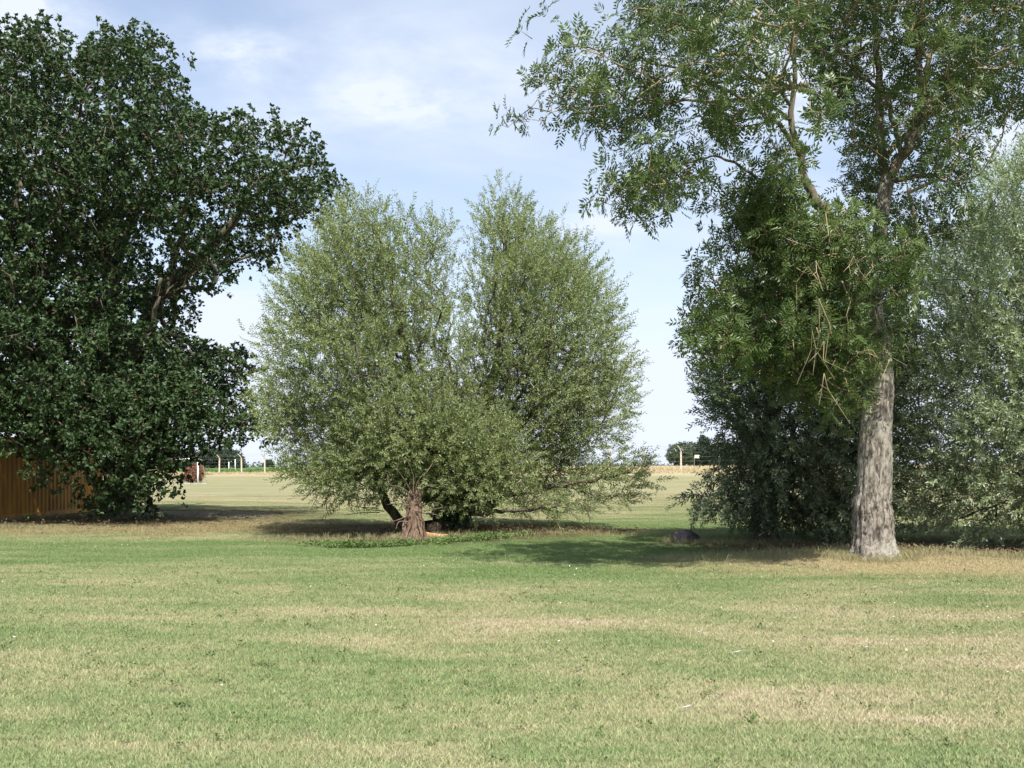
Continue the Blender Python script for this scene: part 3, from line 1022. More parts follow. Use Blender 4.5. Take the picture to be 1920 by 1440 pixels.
# ------------------------------------------------------------------ ASH (right)
rg = np.random.default_rng(33)
a_root = ground_at(1637, 1044)
AD = a_root[1]
print('ash depth', AD)
ash = empty('ash_tree', a_root)
tag(ash, 'tall ash with thick grey trunk and open feathery crown at the right', 'tree')
tr_px = [(1637, 1048, AD, 43), (1637, 1030, AD, 39), (1637, 1000, AD, 36.5), (1636, 965, AD, 35), (1634, 945, AD, 33.5), (1638, 915, AD, 31), (1640, 870, AD, 30), (1641, 820, AD, 28.5), (1645, 770, AD, 26),
         (1650, 720, AD, 24), (1648, 650, AD, 19), (1640, 590, AD, 15), (1640, 540, AD, 13.5), (1646, 480, AD, 13), (1651, 430, AD, 12.5), (1656, 380, AD, 12.5), (1664, 335, AD, 13)]
P, r = limb_px(tr_px)
TP, TR = smooth_limb(P, r, 150)
g = Geo(); rough_trunk(g, TP, TR, 96, rg, 0.045, lumps=((0.75, 1.0, .25, .7, .07), (0.75, 4.6, .28, .9, .06), (1.05, 3.6, .12, .8, -.05), (0.0, 2.0, .28, .4, .20), (0.0, 4.2, .26, .4, .24), (0.0, 5.6, .28, .35, .20), (0.0, 3.1, .2, .3, .16), (0.0, 0.8, .28, .4, .2)))
g.build('trunk', [m_ashbark], ash, True, a_root)
sk = Skeleton()
tid = sk.add_limb(list(TP[70::8]), list(TR[70::8]))
al = [
    [(1662, 345, AD, 11), (1655, 300, AD, 10), (1652, 230, AD + .2, 9), (1645, 120, AD + .3, 7.5), (1640, 0, AD + .3, 6), (1630, -180, AD + .3, 3)],
    [(1662, 345, AD, 12), (1680, 310, AD - .1, 12), (1702, 275, AD - .2, 11.5), (1724, 228, AD - .2, 10), (1724, 150, AD - .2, 7), (1720, 70, AD - .2, 6), (1745, -50, AD - .2, 5), (1780, -200, AD, 3)],
    [(1722, 232, AD - .2, 8), (1750, 208, AD - .4, 6.5), (1795, 200, AD - .6, 5.5), (1806, 170, AD - .7, 4), (1850, 120, AD - .9, 3)],
    [(1690, 292, AD - .2, 6), (1680, 240, AD - .5, 5.5), (1660, 180, AD - .8, 4.5), (1600, 130, AD - 1.2, 3.5), (1560, 60, AD - 1.4, 2)],
    [(1648, 640, AD, 14), (1615, 545, AD - .4, 14), (1575, 455, AD - .9, 14), (1545, 395, AD - 1.3, 14), (1528, 375, AD - 1.4, 12), (1512, 330, AD - 1.6, 9.5), (1497, 285, AD - 1.8, 8), (1480, 225, AD - 1.9, 7), (1487, 150, AD - 2.0, 5.5), (1500, 60, AD - 2.0, 4), (1520, -60, AD - 2, 2.5)],
    [(1498, 290, AD - 1.8, 6), (1465, 240, AD - 2.4, 5.5), (1425, 210, AD - 3.0, 4.8), (1380, 180, AD - 3.6, 4), (1300, 140, AD - 4.2, 3), (1200, 110, AD - 4.8, 2), (1100, 90, AD - 5.2, 1.5)],
    [(1482, 225, AD - 1.9, 5), (1440, 196, AD - 2.6, 4.5), (1390, 188, AD - 3.4, 4), (1300, 190, AD - 4.2, 3.2), (1200, 188, AD - 4.9, 2.4), (1120, 170, AD - 5.2, 1.8), (1040, 185, AD - 5.4, 1.2)],
    [(1484, 200, AD - 1.9, 4.5), (1455, 165, AD - 2.5, 4), (1420, 155, AD - 3, 3.5), (1360, 110, AD - 3.6, 2.8), (1280, 50, AD - 4.2, 2), (1180, 20, AD - 4.6, 1.5)],
    [(1508, 330, AD - 1.6, 5), (1440, 345, AD - 2.6, 4), (1370, 300, AD - 3.6, 3), (1300, 300, AD - 4.4, 2.2), (1230, 345, AD - 5.0, 1.6)],
    [(1520, 372, AD - 1.4, 5), (1470, 360, AD - 1.8, 3.5), (1420, 370, AD - 2.2, 2.5), (1380, 420, AD - 2.4, 2)],
    [(1645, 600, AD - .1, 6), (1560, 560, AD - 1.0, 4.5), (1470, 560, AD - 1.8, 3), (1370, 600, AD - 2.4, 2), (1310, 620, AD - 2.7, 1.4)],
    [(1655, 300, AD, 7), (1700, 250, AD + 1, 6), (1800, 150, AD + 1.8, 4), (1900, 80, AD + 2, 3), (2000, 0, AD + 2, 2)],
    [(1665, 340, AD, 7), (1740, 330, AD + .6, 5), (1800, 340, AD + .9, 3.5), (1850, 320, AD + 1, 2)],
]
for lm in al:
    lm = [(a, b, AD - (AD - c) * .6, d) for a, b, c, d in lm]
    P, r = limb_px(lm); r = r * .8; P, r = smooth_limb(P, r, 26)
    P[4:] += rg.normal(size=P[4:].shape) * 0.018
    g = Geo(); rough_trunk(g, P, r, 14, rg, 0.04)
    g.build('branch', [m_ashlimb], ash, True, a_root)
    sk.add_limb(list(P[2:]), list(r[2:]), tid[0])

A1 = [(956, 205), (968, 160), (1000, 150), (1022, 112), (1015, 70), (1018, 36), (1060, 40), (1110, 70), (1130, 40), (1150, 0), (1180, -40), (1300, -120), (1480, -160), (1560, -20), (1550, 200), (1540, 320), (1470, 340),
      (1400, 345), (1380, 300), (1330, 285), (1300, 262), (1255, 250), (1200, 292), (1160, 300), (1105, 280), (1090, 245), (1070, 225), (1040, 250), (1020, 290), (1000, 292), (1010, 245), (975, 230)]
A2 = [(1122, 352), (1170, 335), (1190, 310), (1230, 300), (1270, 290), (1340, 300), (1345, 345), (1290, 352), (1262, 380), (1238, 408), (1205, 385), (1160, 372)]
A3 = [(1380, -250), (1600, -330), (1900, -300), (2080, -100), (2120, 60), (2060, 200), (1930, 262), (1868, 232), (1842, 262), (1832, 360), (1810, 450), (1760, 500), (1700, 500), (1600, 430), (1560, 300), (1500, 120), (1420, 0)]
A4 = [(1352, 470), (1372, 415), (1420, 372), (1500, 370), (1570, 385), (1640, 420), (1705, 438), (1722, 478), (1705, 560), (1690, 650), (1660, 700), (1632, 745), (1605, 800), (1560, 790), (1520, 770), (1480, 720), (1420, 700),
      (1360, 660), (1345, 600), (1375, 560), (1362, 510)]
A5 = [(1268, 645), (1290, 620), (1312, 598), (1290, 545), (1292, 524), (1340, 512), (1390, 520), (1400, 640), (1390, 690), (1340, 700), (1300, 715), (1305, 670)]
A6 = [(1345, 362), (1380, 350), (1470, 330), (1500, 400), (1420, 430), (1370, 400)]
BARE = [(1650, 720, 1660, 1000, 36), (1636, 530, 1640, 600, 28), (1650, 380, 1652, 445, 22), (1662, 340, 1720, 235, 15), (1655, 330, 1655, 230, 10), (1532, 385, 1480, 200, 12), (1480, 225, 1400, 195, 8), (1722, 120, 1722, 60, 8)]


def keep_ash(P):
    px = 960 + P[:, 0] / P[:, 1] * F; py = HZ - (P[:, 2] - CAMZ) / P[:, 1] * F
    ok = np.ones(len(P), bool)
    for (x0, y0, x1, y1, rr) in BARE:
        a = np.array([x0, y0]); b = np.array([x1, y1]); q = np.stack([px, py], 1)
        t = np.clip(((q - a) @ (b - a)) / ((b - a) @ (b - a)), 0, 1)
        dd = np.linalg.norm(q - (a + t[:, None] * (b - a)), axis=1)
        ok &= ~((dd < rr + 14) & (P[:, 1] < AD + 0.2))
    for (hx, hy, hr) in ((1405, 265, 32), (1330, 330, 30), (1860, 245, 18), (1600, 330, 16), (1440, 100, 12), (1240, 215, 14), (1180, 205, 12), (1790, 60, 12), (1870, 60, 16), (1320, 175, 10)):
        ok &= ((px - hx) ** 2 + (py - hy) ** 2) > (hr + 14) ** 2
    return ok


cA = []
for (pl, d, rm, tmx, ri, ntry) in ((A1, AD - 2.7, 0.42, 1.9, 1.5, 7000), (A2, AD - 3.0, 0.30, 1.0, .5, 2500), (A3, AD - .3, 0.50, 2.6, 2.4, 7000), (A4, AD - 1.3, 0.31, 1.1, 1.3, 3500), (A5, AD - 2.0, .29, .6, .7, 900), (A6, AD - 1.8, .27, .6, .6, 700)):
    c, _ = clumps_in(pl, d, rm, ntry, tmx, ri, rg, shell=.75, margin=.55 if pl in (A1, A3, A4) else .2, keep=keep_ash, zmin=1.0, gap=(1.5, .36) if pl is A1 else ((1.8, .16) if pl is A3 else None))
    cA.append(c)
# open texture: sparser high crown
nA = [len(c) for c in cA]
print('ash clumps', nA)
cA = np.concatenate(cA)
sk.grow(cA, a_root + [0, 0, 5.0], rg, bend=0.45, rise=0.2)
g = Geo(); sk.tubes(g, 0.0065, 0.44, sides=5)
leafG = Geo()
aT = [t_ash(rg) for _ in range(8)]
n1_ = nA[0] + nA[1]
fill_clumps(leafG, aT, cA[:n1_], 0.42, 4.0, a_root + [-1.0, -1, 5.5], rg, up=0.15, outw=0.55, flat=(1, 1, .8), scale=(.75, 1.05), inner=.15, clump_out=.7, twigs=g, twfrac=.4)
fill_clumps(leafG, aT, cA[n1_:], 0.34, 4.6, a_root + [-1.0, -1, 5.5], rg, up=0.15, outw=0.55, flat=(1, 1, .85), scale=(.8, 1.12), inner=.15, clump_out=.7, twigs=g, twfrac=.35)
# hanging dead sprays in front of the lower crown
for (a, b, c, ln) in ((1548, 400, AD - 2.6, .6), (1562, 420, AD - 2.6, .45), (1600, 480, AD - 2.5, .4), (1625, 480, AD - 2.5, .45), (1535, 560, AD - 2.6, .9), (1522, 620, AD - 2.6, .7), (1545, 640, AD - 2.6, .6), (1515, 500, AD - 2.4, .5), (1545, 700, AD - 2.5, .5), (1530, 490, AD - 2.5, .4), (1660, 660, AD - 2.2, .4)):
    p0 = W(a, b, c)
    for _ in range(2):
        dd = np.array([rg.normal() * .35, rg.normal() * .15, -1.0]) * ln * rg.uniform(.6, 1.1)
        m1 = p0 + dd * .45 + rg.normal(size=3) * .06; e1 = p0 + dd + rg.normal(size=3) * .12
        tube(g, [p0, m1, e1], [.008, .006, .003], 4, 0, .5, False)
        tube(g, [m1, m1 + rg.normal(size=3) * .12 + [0, 0, -.05]], [.005, .002], 4, 0, .5, False)
o = g.build('branches', [m_twig_ash], ash, True, a_root); o['kind'] = 'stuff'
o = leafG.build('crown', [m_ash, m_twig_ash], ash, False, a_root); o['kind'] = 'stuff'
print('ash tris', len(o.data.polygons))

# ------------------------------------------------------------------ WILLOWS behind the ash
B1 = [(1300, 935), (1322, 905), (1345, 880), (1335, 800), (1312, 740), (1330, 690), (1360, 620), (1380, 560), (1440, 510), (1540, 500), (1640, 510), (1680, 600), (1690, 800), (1660, 990), (1600, 1015), (1555, 1025), (1500, 1005),
      (1450, 965), (1410, 985), (1370, 960), (1335, 975), (1312, 955)]
B2 = [(1665, 560), (1700, 500), (1760, 470), (1815, 410), (1838, 330), (1885, 285), (1960, 240), (2120, 260), (2260, 420), (2320, 700), (2280, 960), (2100, 970), (1935, 985), (1890, 995), (1830, 1000), (1785, 1012), (1750, 990),
      (1710, 970), (1685, 935), (1672, 800)]


def back_willow(name_seed, pts, d0, rmin, tmax, rin, per, size, label, mat, rootpx, ntry, leafn, ll, lw, updown, fr=0.1):
    rg = np.random.default_rng(name_seed)
    root = ground_at(rootpx, 878 + 1.55 * F / d0)
    t = empty('willow_tree', root)
    tag(t, label, 'tree')

    def keep(P):
        return ~((np.abs(P[:, 0] - a_root[0]) < .7) & (np.abs(P[:, 1] - a_root[1]) < .9))
    C, _ = clumps_in(pts, d0, rmin, ntry, tmax, rin, rg, shell=.55, margin=.4, front=fr, zmin=.4, keep=keep, gap=(1.6, .2))
    sk = Skeleton()
    tp = np.array([root + [0, 0, -.1], root + [.05, 0, .8], root + [.1, .05, 1.8], root + [.2, .1, 3.2], root + [.3, .1, 4.6]])
    TPp, TRr = smooth_limb(tp, np.array([.34, .24, .19, .11, .03]), 30)
    g = Geo(); rough_trunk(g, TPp, TRr, 28, rg, .08); g.build('trunk', [m_wbark], t, True, root)
    ids = sk.add_limb(list(TPp[::3]), list(TRr[::3]))
    for q in range(6):
        a = q * 1.05 + rg.uniform(-.3, .3)
        h0 = root + np.array([.05, 0, .7 + .25 * q])
        e = h0 + np.array([math.cos(a) * 1.4, math.sin(a) * 1.2, 1.2 + .5 * q])
        m = (h0 + e) / 2 + np.array([0, 0, .1])
        Pp, rr = smooth_limb(np.array([h0, m, e]), np.array([.10, .06, .015]), 14)
        g = Geo(); rough_trunk(g, Pp, rr, 8, rg, .05); g.build('branch', [m_wbark], t, True, root)
        sk.add_limb(list(Pp[2:]), list(rr[2:]), ids[2])
    sk.grow(C, root + [0, 0, 1.5], rg, bend=.35, rise=.3)
    g = Geo(); sk.tubes(g, .008, .34, sides=5)
    o = g.build('branches', [m_wbark], t, True, root); o['kind'] = 'stuff'
    leafG = Geo()
    T = [t_willow(rg, .5, leafn, ll, lw) for _ in range(8)]
    fill_clumps(leafG, T, C, size, per, root + [0, 0.5, 2.6], rg, up=updown, outw=.9, flat=(1, 1, .9), scale=(.8, 1.2), inner=.2, clump_out=.6)
    o = leafG.build('crown', [mat, m_twig], t, False, root); o['kind'] = 'stuff'
    print('back willow', len(C), 'tris', len(o.data.polygons))
    return t


back_willow(41, B1, 21.3, .40, 2.2, 1.7, 16, .42, 'shaded dusky willow behind and left of the grey ash trunk', m_willow_dark, 1430, 5200, 20, .125, .034, .05)
back_willow(42, B2, 20.9, .46, 2.6, 2.0, 14, .50, 'large silvery willow spreading out of frame right of the ash trunk', m_willow_silver, 2010, 7000, 20, .13, .036, .12)

# ------------------------------------------------------------------ dead stump wrapped in ivy stems, split log, boulder
rg = np.random.default_rng(55)
s_root = ground_at(776, 1012)
stump = empty('dead_stump', s_root)
tag(stump, 'dead stump wrapped in bare reddish ivy stems beside the middle willow', 'stump')
g = Geo()
P = np.array([s_root + [0, 0, -.05], s_root + [.0, 0, .3], s_root + [.02, 0, .7], s_root + [.05, 0, 1.05]])
P, r = smooth_limb(P, np.array([.24, .17, .15, .09]), 24); rough_trunk(g, P, r, 24, rg, .1)
g.build('trunk', [m_deadstem], stump, True, s_root)
for k in range(34):
    a = rg.uniform(0, 6.28); tw_ = rg.uniform(-1.2, 1.2); R0 = rg.uniform(.25, .34)
    z1 = rg.uniform(.75, 1.15)
    pts = []
    for q in np.linspace(0, 1, 7):
        rr = R0 * (1 - .62 * q ** .6)
        aa = a + tw_ * q
        pts.append(s_root + np.array([math.cos(aa) * rr, math.sin(aa) * rr, q * z1]) + rg.normal(size=3) * .012)
    g = Geo(); tube(g, resample(pts, 12), np.linspace(rg.uniform(.016, .03), .008, 12), 6)
    g.build('stem', [m_deadstem], stump, True, s_root)
# dead boughs springing from it
for (x0, z0, pts) in ((.05, .62, [(.35, .05), (.6, .10), (.5, .2)]), (.05, .6, [(.3, -.02), (.55, -.06)]), (-.05, .55, [(-.3, -.12), (-.45, -.14)]), (-.05, .75, [(-.3, .05), (-.5, .02)]), (.0, .95, [(-.15, .3), (-.35, .6)]),
                      (.03, 1.0, [(.1, .3), (.3, .5), (.45, .75)]), (0, .95, [(-.25, .2), (-.5, .25), (-.55, .5)]), (.05, .9, [(.2, .25), (.5, .3)]), (0, 1.0, [(0, .4), (-.15, .8)]), (.05, .8, [(.12, .1), (.16, .25)]), (-.1, .4, [(-.2, 0), (-.25, -.15)])):
    b = s_root + np.array([x0, -.18, z0])
    P = [b] + [b + np.array([u_, rg.uniform(-.2, .02), v_]) for u_, v_ in pts]
    g = Geo(); tube(g, resample(P, 9), np.linspace(.014, .005, 9), 6)
    g.build('dead_branch', [m_deadstem], stump, True, s_root)

lg = ground_at(812, 1008)
g = Geo()
P = lg + np.array([[-.38, .02, .12], [-.2, -.02, .06], [0, 0, .035], [.22, .02, .03], [.38, .05, .05]])
P = resample(P, 14); r = np.interp(np.linspace(0, 1, 14), [0, .2, .6, 1], [.03, .06, .055, .02])
rough_trunk(g, P, r, 14, rg, .12)
o = g.build('split_log', [m_split], None, True, lg); o.location = lg
tag(o, 'orange split log lying on the ground beside the dead stump', 'log')
g = Geo()
l2 = ground_at(815, 999)
P = l2 + np.array([[-.16, .0, .10], [0, 0, .13], [.16, .02, .11]])
rough_trunk(g, resample(P, 10), np.interp(np.linspace(0, 1, 10), [0, .5, 1], [.09, .12, .10]), 16, rg, .12)
o = g.build('log', [m_deadstem], None, True, l2); o.location = l2
tag(o, 'short rounded brown log just behind the orange split log', 'log')

b0 = ground_at(1284, 1017)
m_stone = mat_plain('dark_stone', (0.055, 0.048, 0.055), .85, .3, .5, 9, bump=.6)
g = Geo()
nu, nv_ = 48, 16
V = []
for j in range(nv_ + 1):
    ph = j / nv_ * math.pi / 2
    for i in range(nu):
        th = i / nu * 2 * math.pi
        bump = 1 + .05 * math.sin(3 * th + 1) + .035 * math.sin(7 * th + 4 * ph) + rg.normal() * .012
        rr = math.cos(ph) ** .75 * bump
        V.append(b0 + np.array([math.cos(th) * rr * .31, math.sin(th) * rr * .24, math.sin(ph) ** .8 * .27 * (1 + .05 * math.sin(2 * th)) - .02]))
T = []
for j in range(nv_):
    for i in range(nu):
        a = j * nu + i; b = j * nu + (i + 1) % nu
        T += [(a, b, b + nu), (a, b + nu, a + nu)]
g.add(np.array(V), np.array(T))
o = g.build('boulder', [m_stone], None, True, b0); o.location = b0
tag(o, 'low dark rounded boulder in the shaded grass left of the ash', 'boulder')

# ------------------------------------------------------------------ container (left)
M = MT('rusty_orange_paint')
p = M.obj()
n1 = M.noise(p, 1.4, 5, .65, sc=(1, 1, .35)); n2 = M.noise(p, 14, 4, .6)
c = M.mix(M.ramp(n1, .35, .65), (0.46, 0.22, 0.016), (0.31, 0.145, 0.014))
c = M.mix(M.math('MULTIPLY', M.ramp(n2, .56, .72), .6), c, (0.14, 0.055, 0.02))
m_cont = M.done(M.bsdf(c, .6, .3, n2, .15, .01))
cb = np.array([CON['x1'], (CON['y0'] + CON['y1']) / 2, float(H(CON['x1'], 32)) - .02])
cont = empty('shipping_container', cb)
tag(cont, 'orange corrugated steel container half hidden beneath the oak', 'container')


def corrug(u0, u1, along, fixed, outw, z0, z1):
    """trapezoid corrugation sheet running along an axis"""
    prof = []
    u_ = u0; pitch = .278
    while u_ < u1 - pitch:
        prof += [(u_, 0), (u_ + .072, 0), (u_ + .14, -.036), (u_ + .21, -.036)]
        u_ += pitch
    prof += [(u1, 0)]
    g = Geo()
    V = []; T = []
    for k, (uu, dd) in enumerate(prof):
        for z in (z0, z1):
            for off in (0, -.004):
                pt = (fixed + outw * (dd + off), uu, z) if along == 'y' else (uu, fixed + outw * (dd + off), z)
                V.append(pt)
    for k in range(len(prof) - 1):
        a = k * 4
        T += [(a, a + 4, a + 6), (a, a + 6, a + 2), (a + 1, a + 7, a + 5), (a + 1, a + 3, a + 7)]
    g.add(np.array(V), np.array(T))
    return g


zb = cb[2]
corrug(CON['y0'] + .12, CON['y1'] - .12, 'y', CON['x1'] - .02, 1, zb + .18, zb + 2.48).build('side_panel', [m_cont], cont, False, cb)
corrug(CON['y0'] + .12, CON['y1'] - .12, 'y', CON['x0'] + .02, -1, zb + .18, zb + 2.48).build('side_panel', [m_cont], cont, False, cb)
corrug(CON['x0'] + .12, CON['x1'] - .12, 'x', CON['y0'] + .02, -1, zb + .18, zb + 2.48).build('end_panel', [m_cont], cont, False, cb)
corrug(CON['x0'] + .12, CON['x1'] - .12, 'x', CON['y1'] - .02, 1, zb + .18, zb + 2.48).build('end_panel', [m_cont], cont, False, cb)
for (xx_, yy_) in ((CON['x0'], CON['y0']), (CON['x1'] - .12, CON['y0']), (CON['x0'], CON['y1'] - .12), (CON['x1'] - .12, CON['y1'] - .12)):
    g = Geo(); box(g, xx_, xx_ + .12, yy_, yy_ + .12, zb, zb + 2.6); g.build('corner_post', [m_cont], cont, False, cb)
for z0_, z1_, nm in ((.02, .18, 'bottom_rail'), (2.48, 2.58, 'top_rail')):
    for xx_ in (CON['x0'] + .01, CON['x1'] - .07):
        g = Geo(); box(g, xx_, xx_ + .06, CON['y0'] + .12, CON['y1'] - .12, zb + z0_, zb + z1_); g.build(nm, [m_cont], cont, False, cb)
    for yy_ in (CON['y0'] + .01, CON['y1'] - .07):
        g = Geo(); box(g, CON['x0'] + .12, CON['x1'] - .12, yy_, yy_ + .06, zb + z0_, zb + z1_); g.build(nm, [m_cont], cont, False, cb)
g = Geo(); box(g, CON['x0'] + .05, CON['x1'] - .05, CON['y0'] + .05, CON['y1'] - .05, zb + 2.53, zb + 2.565); g.build('roof', [m_cont], cont, False, cb)

# ------------------------------------------------------------------ goal
m_white = mat_plain('white_paint', (0.80, 0.79, 0.77), .5, .4, .05)
gp = ground_at(371, 907); 
goal = empty('football_goal', gp)
tag(goal, 'white football goal whose post stands beyond the oak', 'goal')
GW = np.array([-7.3, 1.4, 0]) ; gq = gp + GW; gq[2] = float(H(gq[0], gq[1]))
hh = 2.3
for q in (gp, gq):
    g = Geo(); tube(g, [q + [0, 0, -.1], q + [0, 0, hh / 2], q + [0, 0, hh]], .075, 12); g.build('post', [m_white], goal, True, gp)
g = Geo(); tube(g, [gp + [0, 0, hh], (gp + gq) / 2 + [0, 0, hh], gq + [0, 0, hh]], .06, 12); g.build('crossbar', [m_white], goal, True, gp)
g = Geo()
for q in (gp, gq):
    back = q + np.array([.3, 1.7, 0]); back[2] = float(H(back[0], back[1])) + .02
    tube(g, [q + [0, 0, hh], q + np.array([.12, .8, hh - .1]), back], .02, 6)
tube(g, [gp + [.3, 1.7, .03], gq + [.3, 1.7, .03]], .02, 6)
g.build('net_frame', [m_white], goal, True, gp)
# goal line painted on the grass
g = Geo()
a_ = gp + GW * 1.9; b_ = gp + GW * -0.1
V = []; T = []
for k, t in enumerate(np.linspace(0, 1, 40)):
    c_ = a_ + (b_ - a_) * t
    for s_ in (-.07, .07):
        V.append((c_[0], c_[1] + s_, float(H(c_[0], c_[1] + s_)) + .03))
    if k: T += [(2 * k - 2, 2 * k, 2 * k + 1), (2 * k - 2, 2 * k + 1, 2 * k - 1)]
g.add(np.array(V), np.array(T))
o = g.build('pitch_line', [mat_plain('pitch_chalk', (0.62, 0.60, 0.52), .9, .1, .2)], None, False); tag(o, 'faded white pitch line along the goal', kind='structure')

# ------------------------------------------------------------------ far fence
m_conc = mat_plain('pale_concrete', (0.52, 0.45, 0.34), .9, .1, .15)
m_wire = mat_plain('fence_wire', (0.33, 0.33, 0.34), .5, .4, .05, metal=.6)
f0 = np.array([*FA, float(H(*FA))])
fence = empty('wire_fence', f0)
tag(fence, 'security fence of pale cranked concrete posts across the far field', 'fence')
SP = 53.0 / 14
first = None
posts = []
for k in range(-9, 24):
    q = FA + FU * SP * k
    posts.append((q, float(H(*q)), k))
gpost = Geo(); box(gpost, -.075, .075, -.075, .075, -.3, 1.92)
me_post = gpost.build('post', [m_conc], fence, False)
garm = Geo()
arm_dir = -FN * .42
tube(garm, [np.array([0, 0, 1.85]), np.array([arm_dir[0] * .4, arm_dir[1] * .4, 2.12]), np.array([arm_dir[0] - .16, arm_dir[1], 2.45])], [.08, .065, .05], 6)
me_arm = garm.build('arm', [m_conc], me_post, False)
for i, (q, h, k) in enumerate(posts):
    if i == 0:
        po, ar = me_post, me_arm
    else:
        po = me_post.copy(); ar = me_arm.copy(); COL.objects.link(po); COL.objects.link(ar); po.parent = fence; ar.parent = po
    po.location = (q[0] - f0[0], q[1] - f0[1], h - f0[2])
    po.rotation_euler = (rg.normal() * .012, rg.normal() * .012, 0)
for j, z in enumerate((.25, .6, 1.0, 1.4, 1.8)):
    g = Geo(); tube(g, [np.array([q[0] - FN[0] * .08, q[1] - FN[1] * .08, h + z - (.015 if i % 2 else 0)]) for i, (q, h, k) in enumerate(posts)], .006, 4); g.build('wire', [m_wire], fence, False, f0)
for j, t in enumerate((.35, .65, .95)):
    g = Geo(); tube(g, [np.array([q[0] + (arm_dir[0] - .16) * t, q[1] + arm_dir[1] * t, h + 1.95 + .5 * t]) for (q, h, k) in posts], .006, 4); g.build('wire', [m_wire], fence, False, f0)

# sign on the fence between two posts
sp = W(1307, 856, 96.2) ; 
sq = FA + FU * SP * 14.45; sh = float(H(*sq))
m_sign = mat_plain('cream_board', (0.74, 0.68, 0.52), .6, .3, .06)
m_ink = mat_plain('dull_lettering', (0.30, 0.28, 0.24), .7, .2, .05)
sb = np.array([(1307 - 960) / F * (sq[1] - .15), sq[1] - .15, CAMZ + (HZ - 856) / F * sq[1]])
sign = empty('sign_board', sb)
tag(sign, 'small cream notice board fixed to the far wire fence', 'sign')
g = Geo(); box(g, sb[0] - .23, sb[0] + .23, sb[1] - .012, sb[1] + .012, sb[2] - .15, sb[2] + .15); g.build('board', [m_sign], sign, False, sb)
g = Geo()
for row, ws in ((.05, (.10, .05, .09)), (-.04, (.07, .12))):
    x_ = -.14
    for wd in ws:
        box(g, sb[0] + x_, sb[0] + x_ + wd, sb[1] - .016, sb[1] - .012, sb[2] + row - .02, sb[2] + row + .02); x_ += wd + .03
g.build('lettering', [m_ink], sign, False, sb)
g = Geo(); gz = float(H(sb[0] - .25, sb[1] + .05)); tube(g, [np.array([sb[0] - .25, sb[1] + .05, gz - .1]), np.array([sb[0] - .25, sb[1] + .05, sb[2] - .1])], .022, 6); g.build('support_post', [m_wire], sign, False, sb)

# two slim white poles beyond the fence
for k, (px_, top, base, nm) in enumerate(((429, 866, 877.5, 'shorter slim white pole beyond the left part of the fence'), (441, 861, 877.5, 'taller slim white pole beyond the left part of the fence'))):
    d_ = 170.0
    x_ = (px_ - 960) / F * d_; z0_ = float(H(x_, d_)); zt = CAMZ + (HZ - top) / F * d_
    g = Geo(); tube(g, [np.array([x_, d_, z0_ - .1]), np.array([x_, d_, (z0_ + zt) / 2]), np.array([x_, d_, zt])], .075, 8)
    o = g.build('pole', [m_white], None, True, (x_, d_, z0_)); o.location = (x_, d_, z0_)
    tag(o, nm, 'pole', 'slim white poles beyond the fence')


# ------------------------------------------------------------------ distant trees
def far_tree(seed, pts, d, tmax, rin, label, mat, rmin=.8, per=6, size=.8, bs=.5, rootpx=None, group=None, cat='tree', trunk=True, name='distant_tree'):
    rg = np.random.default_rng(seed)
    xc = np.mean([a for a, b in pts]) if rootpx is None else rootpx
    x_ = (xc - 960) / F * d
    root = np.array([x_, d, float(H(x_, d))])
    t = empty(name, root); tag(t, label, cat, group)
    C, _ = clumps_in(pts, d, rmin, 1500, tmax, rin, rg, margin=.2, zmin=root[2] + .1)
    if trunk:
        g = Geo(); top = root + [0, 0, max(2.5, (C[:, 2].max() - root[2]) * .7)]
        tube(g, [root + [0, 0, -.2], (root + top) / 2, top], [.3, .2, .08], 7); g.build('trunk', [m_wbark], t, True, root)
    G_ = Geo(); T_ = [t_blob(rg, bs) for _ in range(5)]
    fill_clumps(G_, T_, C, size, per * .65, root + [0, 0, 2], rg, up=.2, outw=.3, inner=.3)
    o = G_.build('crown', [mat, m_twig], t, False, root); o['kind'] = 'stuff'
    return t


GF = 'distant trees beyond the fields'
far_tree(61, [(1249, 850), (1256, 836), (1272, 827), (1288, 832), (1298, 845), (1300, 870), (1262, 872), (1252, 862)], 260, 2.6, 2.5, 'rounded paler tree at the left end of the far clump beyond the notice board', m_far, .8, 8, .75, .42, group=GF)
far_tree(62, [(1288, 838), (1296, 824), (1303, 833), (1312, 820), (1320, 817), (1328, 822), (1332, 838), (1334, 872), (1286, 872)], 268, 2.6, 2.5, 'taller dark spiky tree just right of the rounded distant tree', m_far2, .7, 9, .65, .42, group=GF)
far_tree(63, [(1325, 838), (1336, 832), (1350, 828), (1375, 832), (1400, 850), (1400, 872), (1325, 872)], 264, 2.6, 2.5, 'dark distant tree peeping past the shaded willow', m_far2, .8, 8, .75, .42, group=GF)
far_tree(64, [(494, 870), (500, 863), (508, 862), (514, 868), (516, 877), (494, 877)], 420, 2.0, 2, 'small lone tree on the skyline between oak and middle willow', m_far2, .8, 8, .8, .5, group=GF)
far_tree(65, [(370, 848), (395, 838), (420, 842), (448, 846), (456, 862), (462, 876), (365, 877)], 330, 4, 3, 'dark wide distant tree seen under the oak branches', m_far2, 1.1, 9, 1.1, .6, group=GF)
far_tree(66, [(250, 858), (300, 840), (340, 845), (372, 850), (372, 877), (250, 877)], 340, 4, 3, 'distant tree mostly hidden behind the oak foliage', m_far2, 1.1, 9, 1.1, .6, group=GF)
hg = Geo(); rgh = np.random.default_rng(71)
pp = []
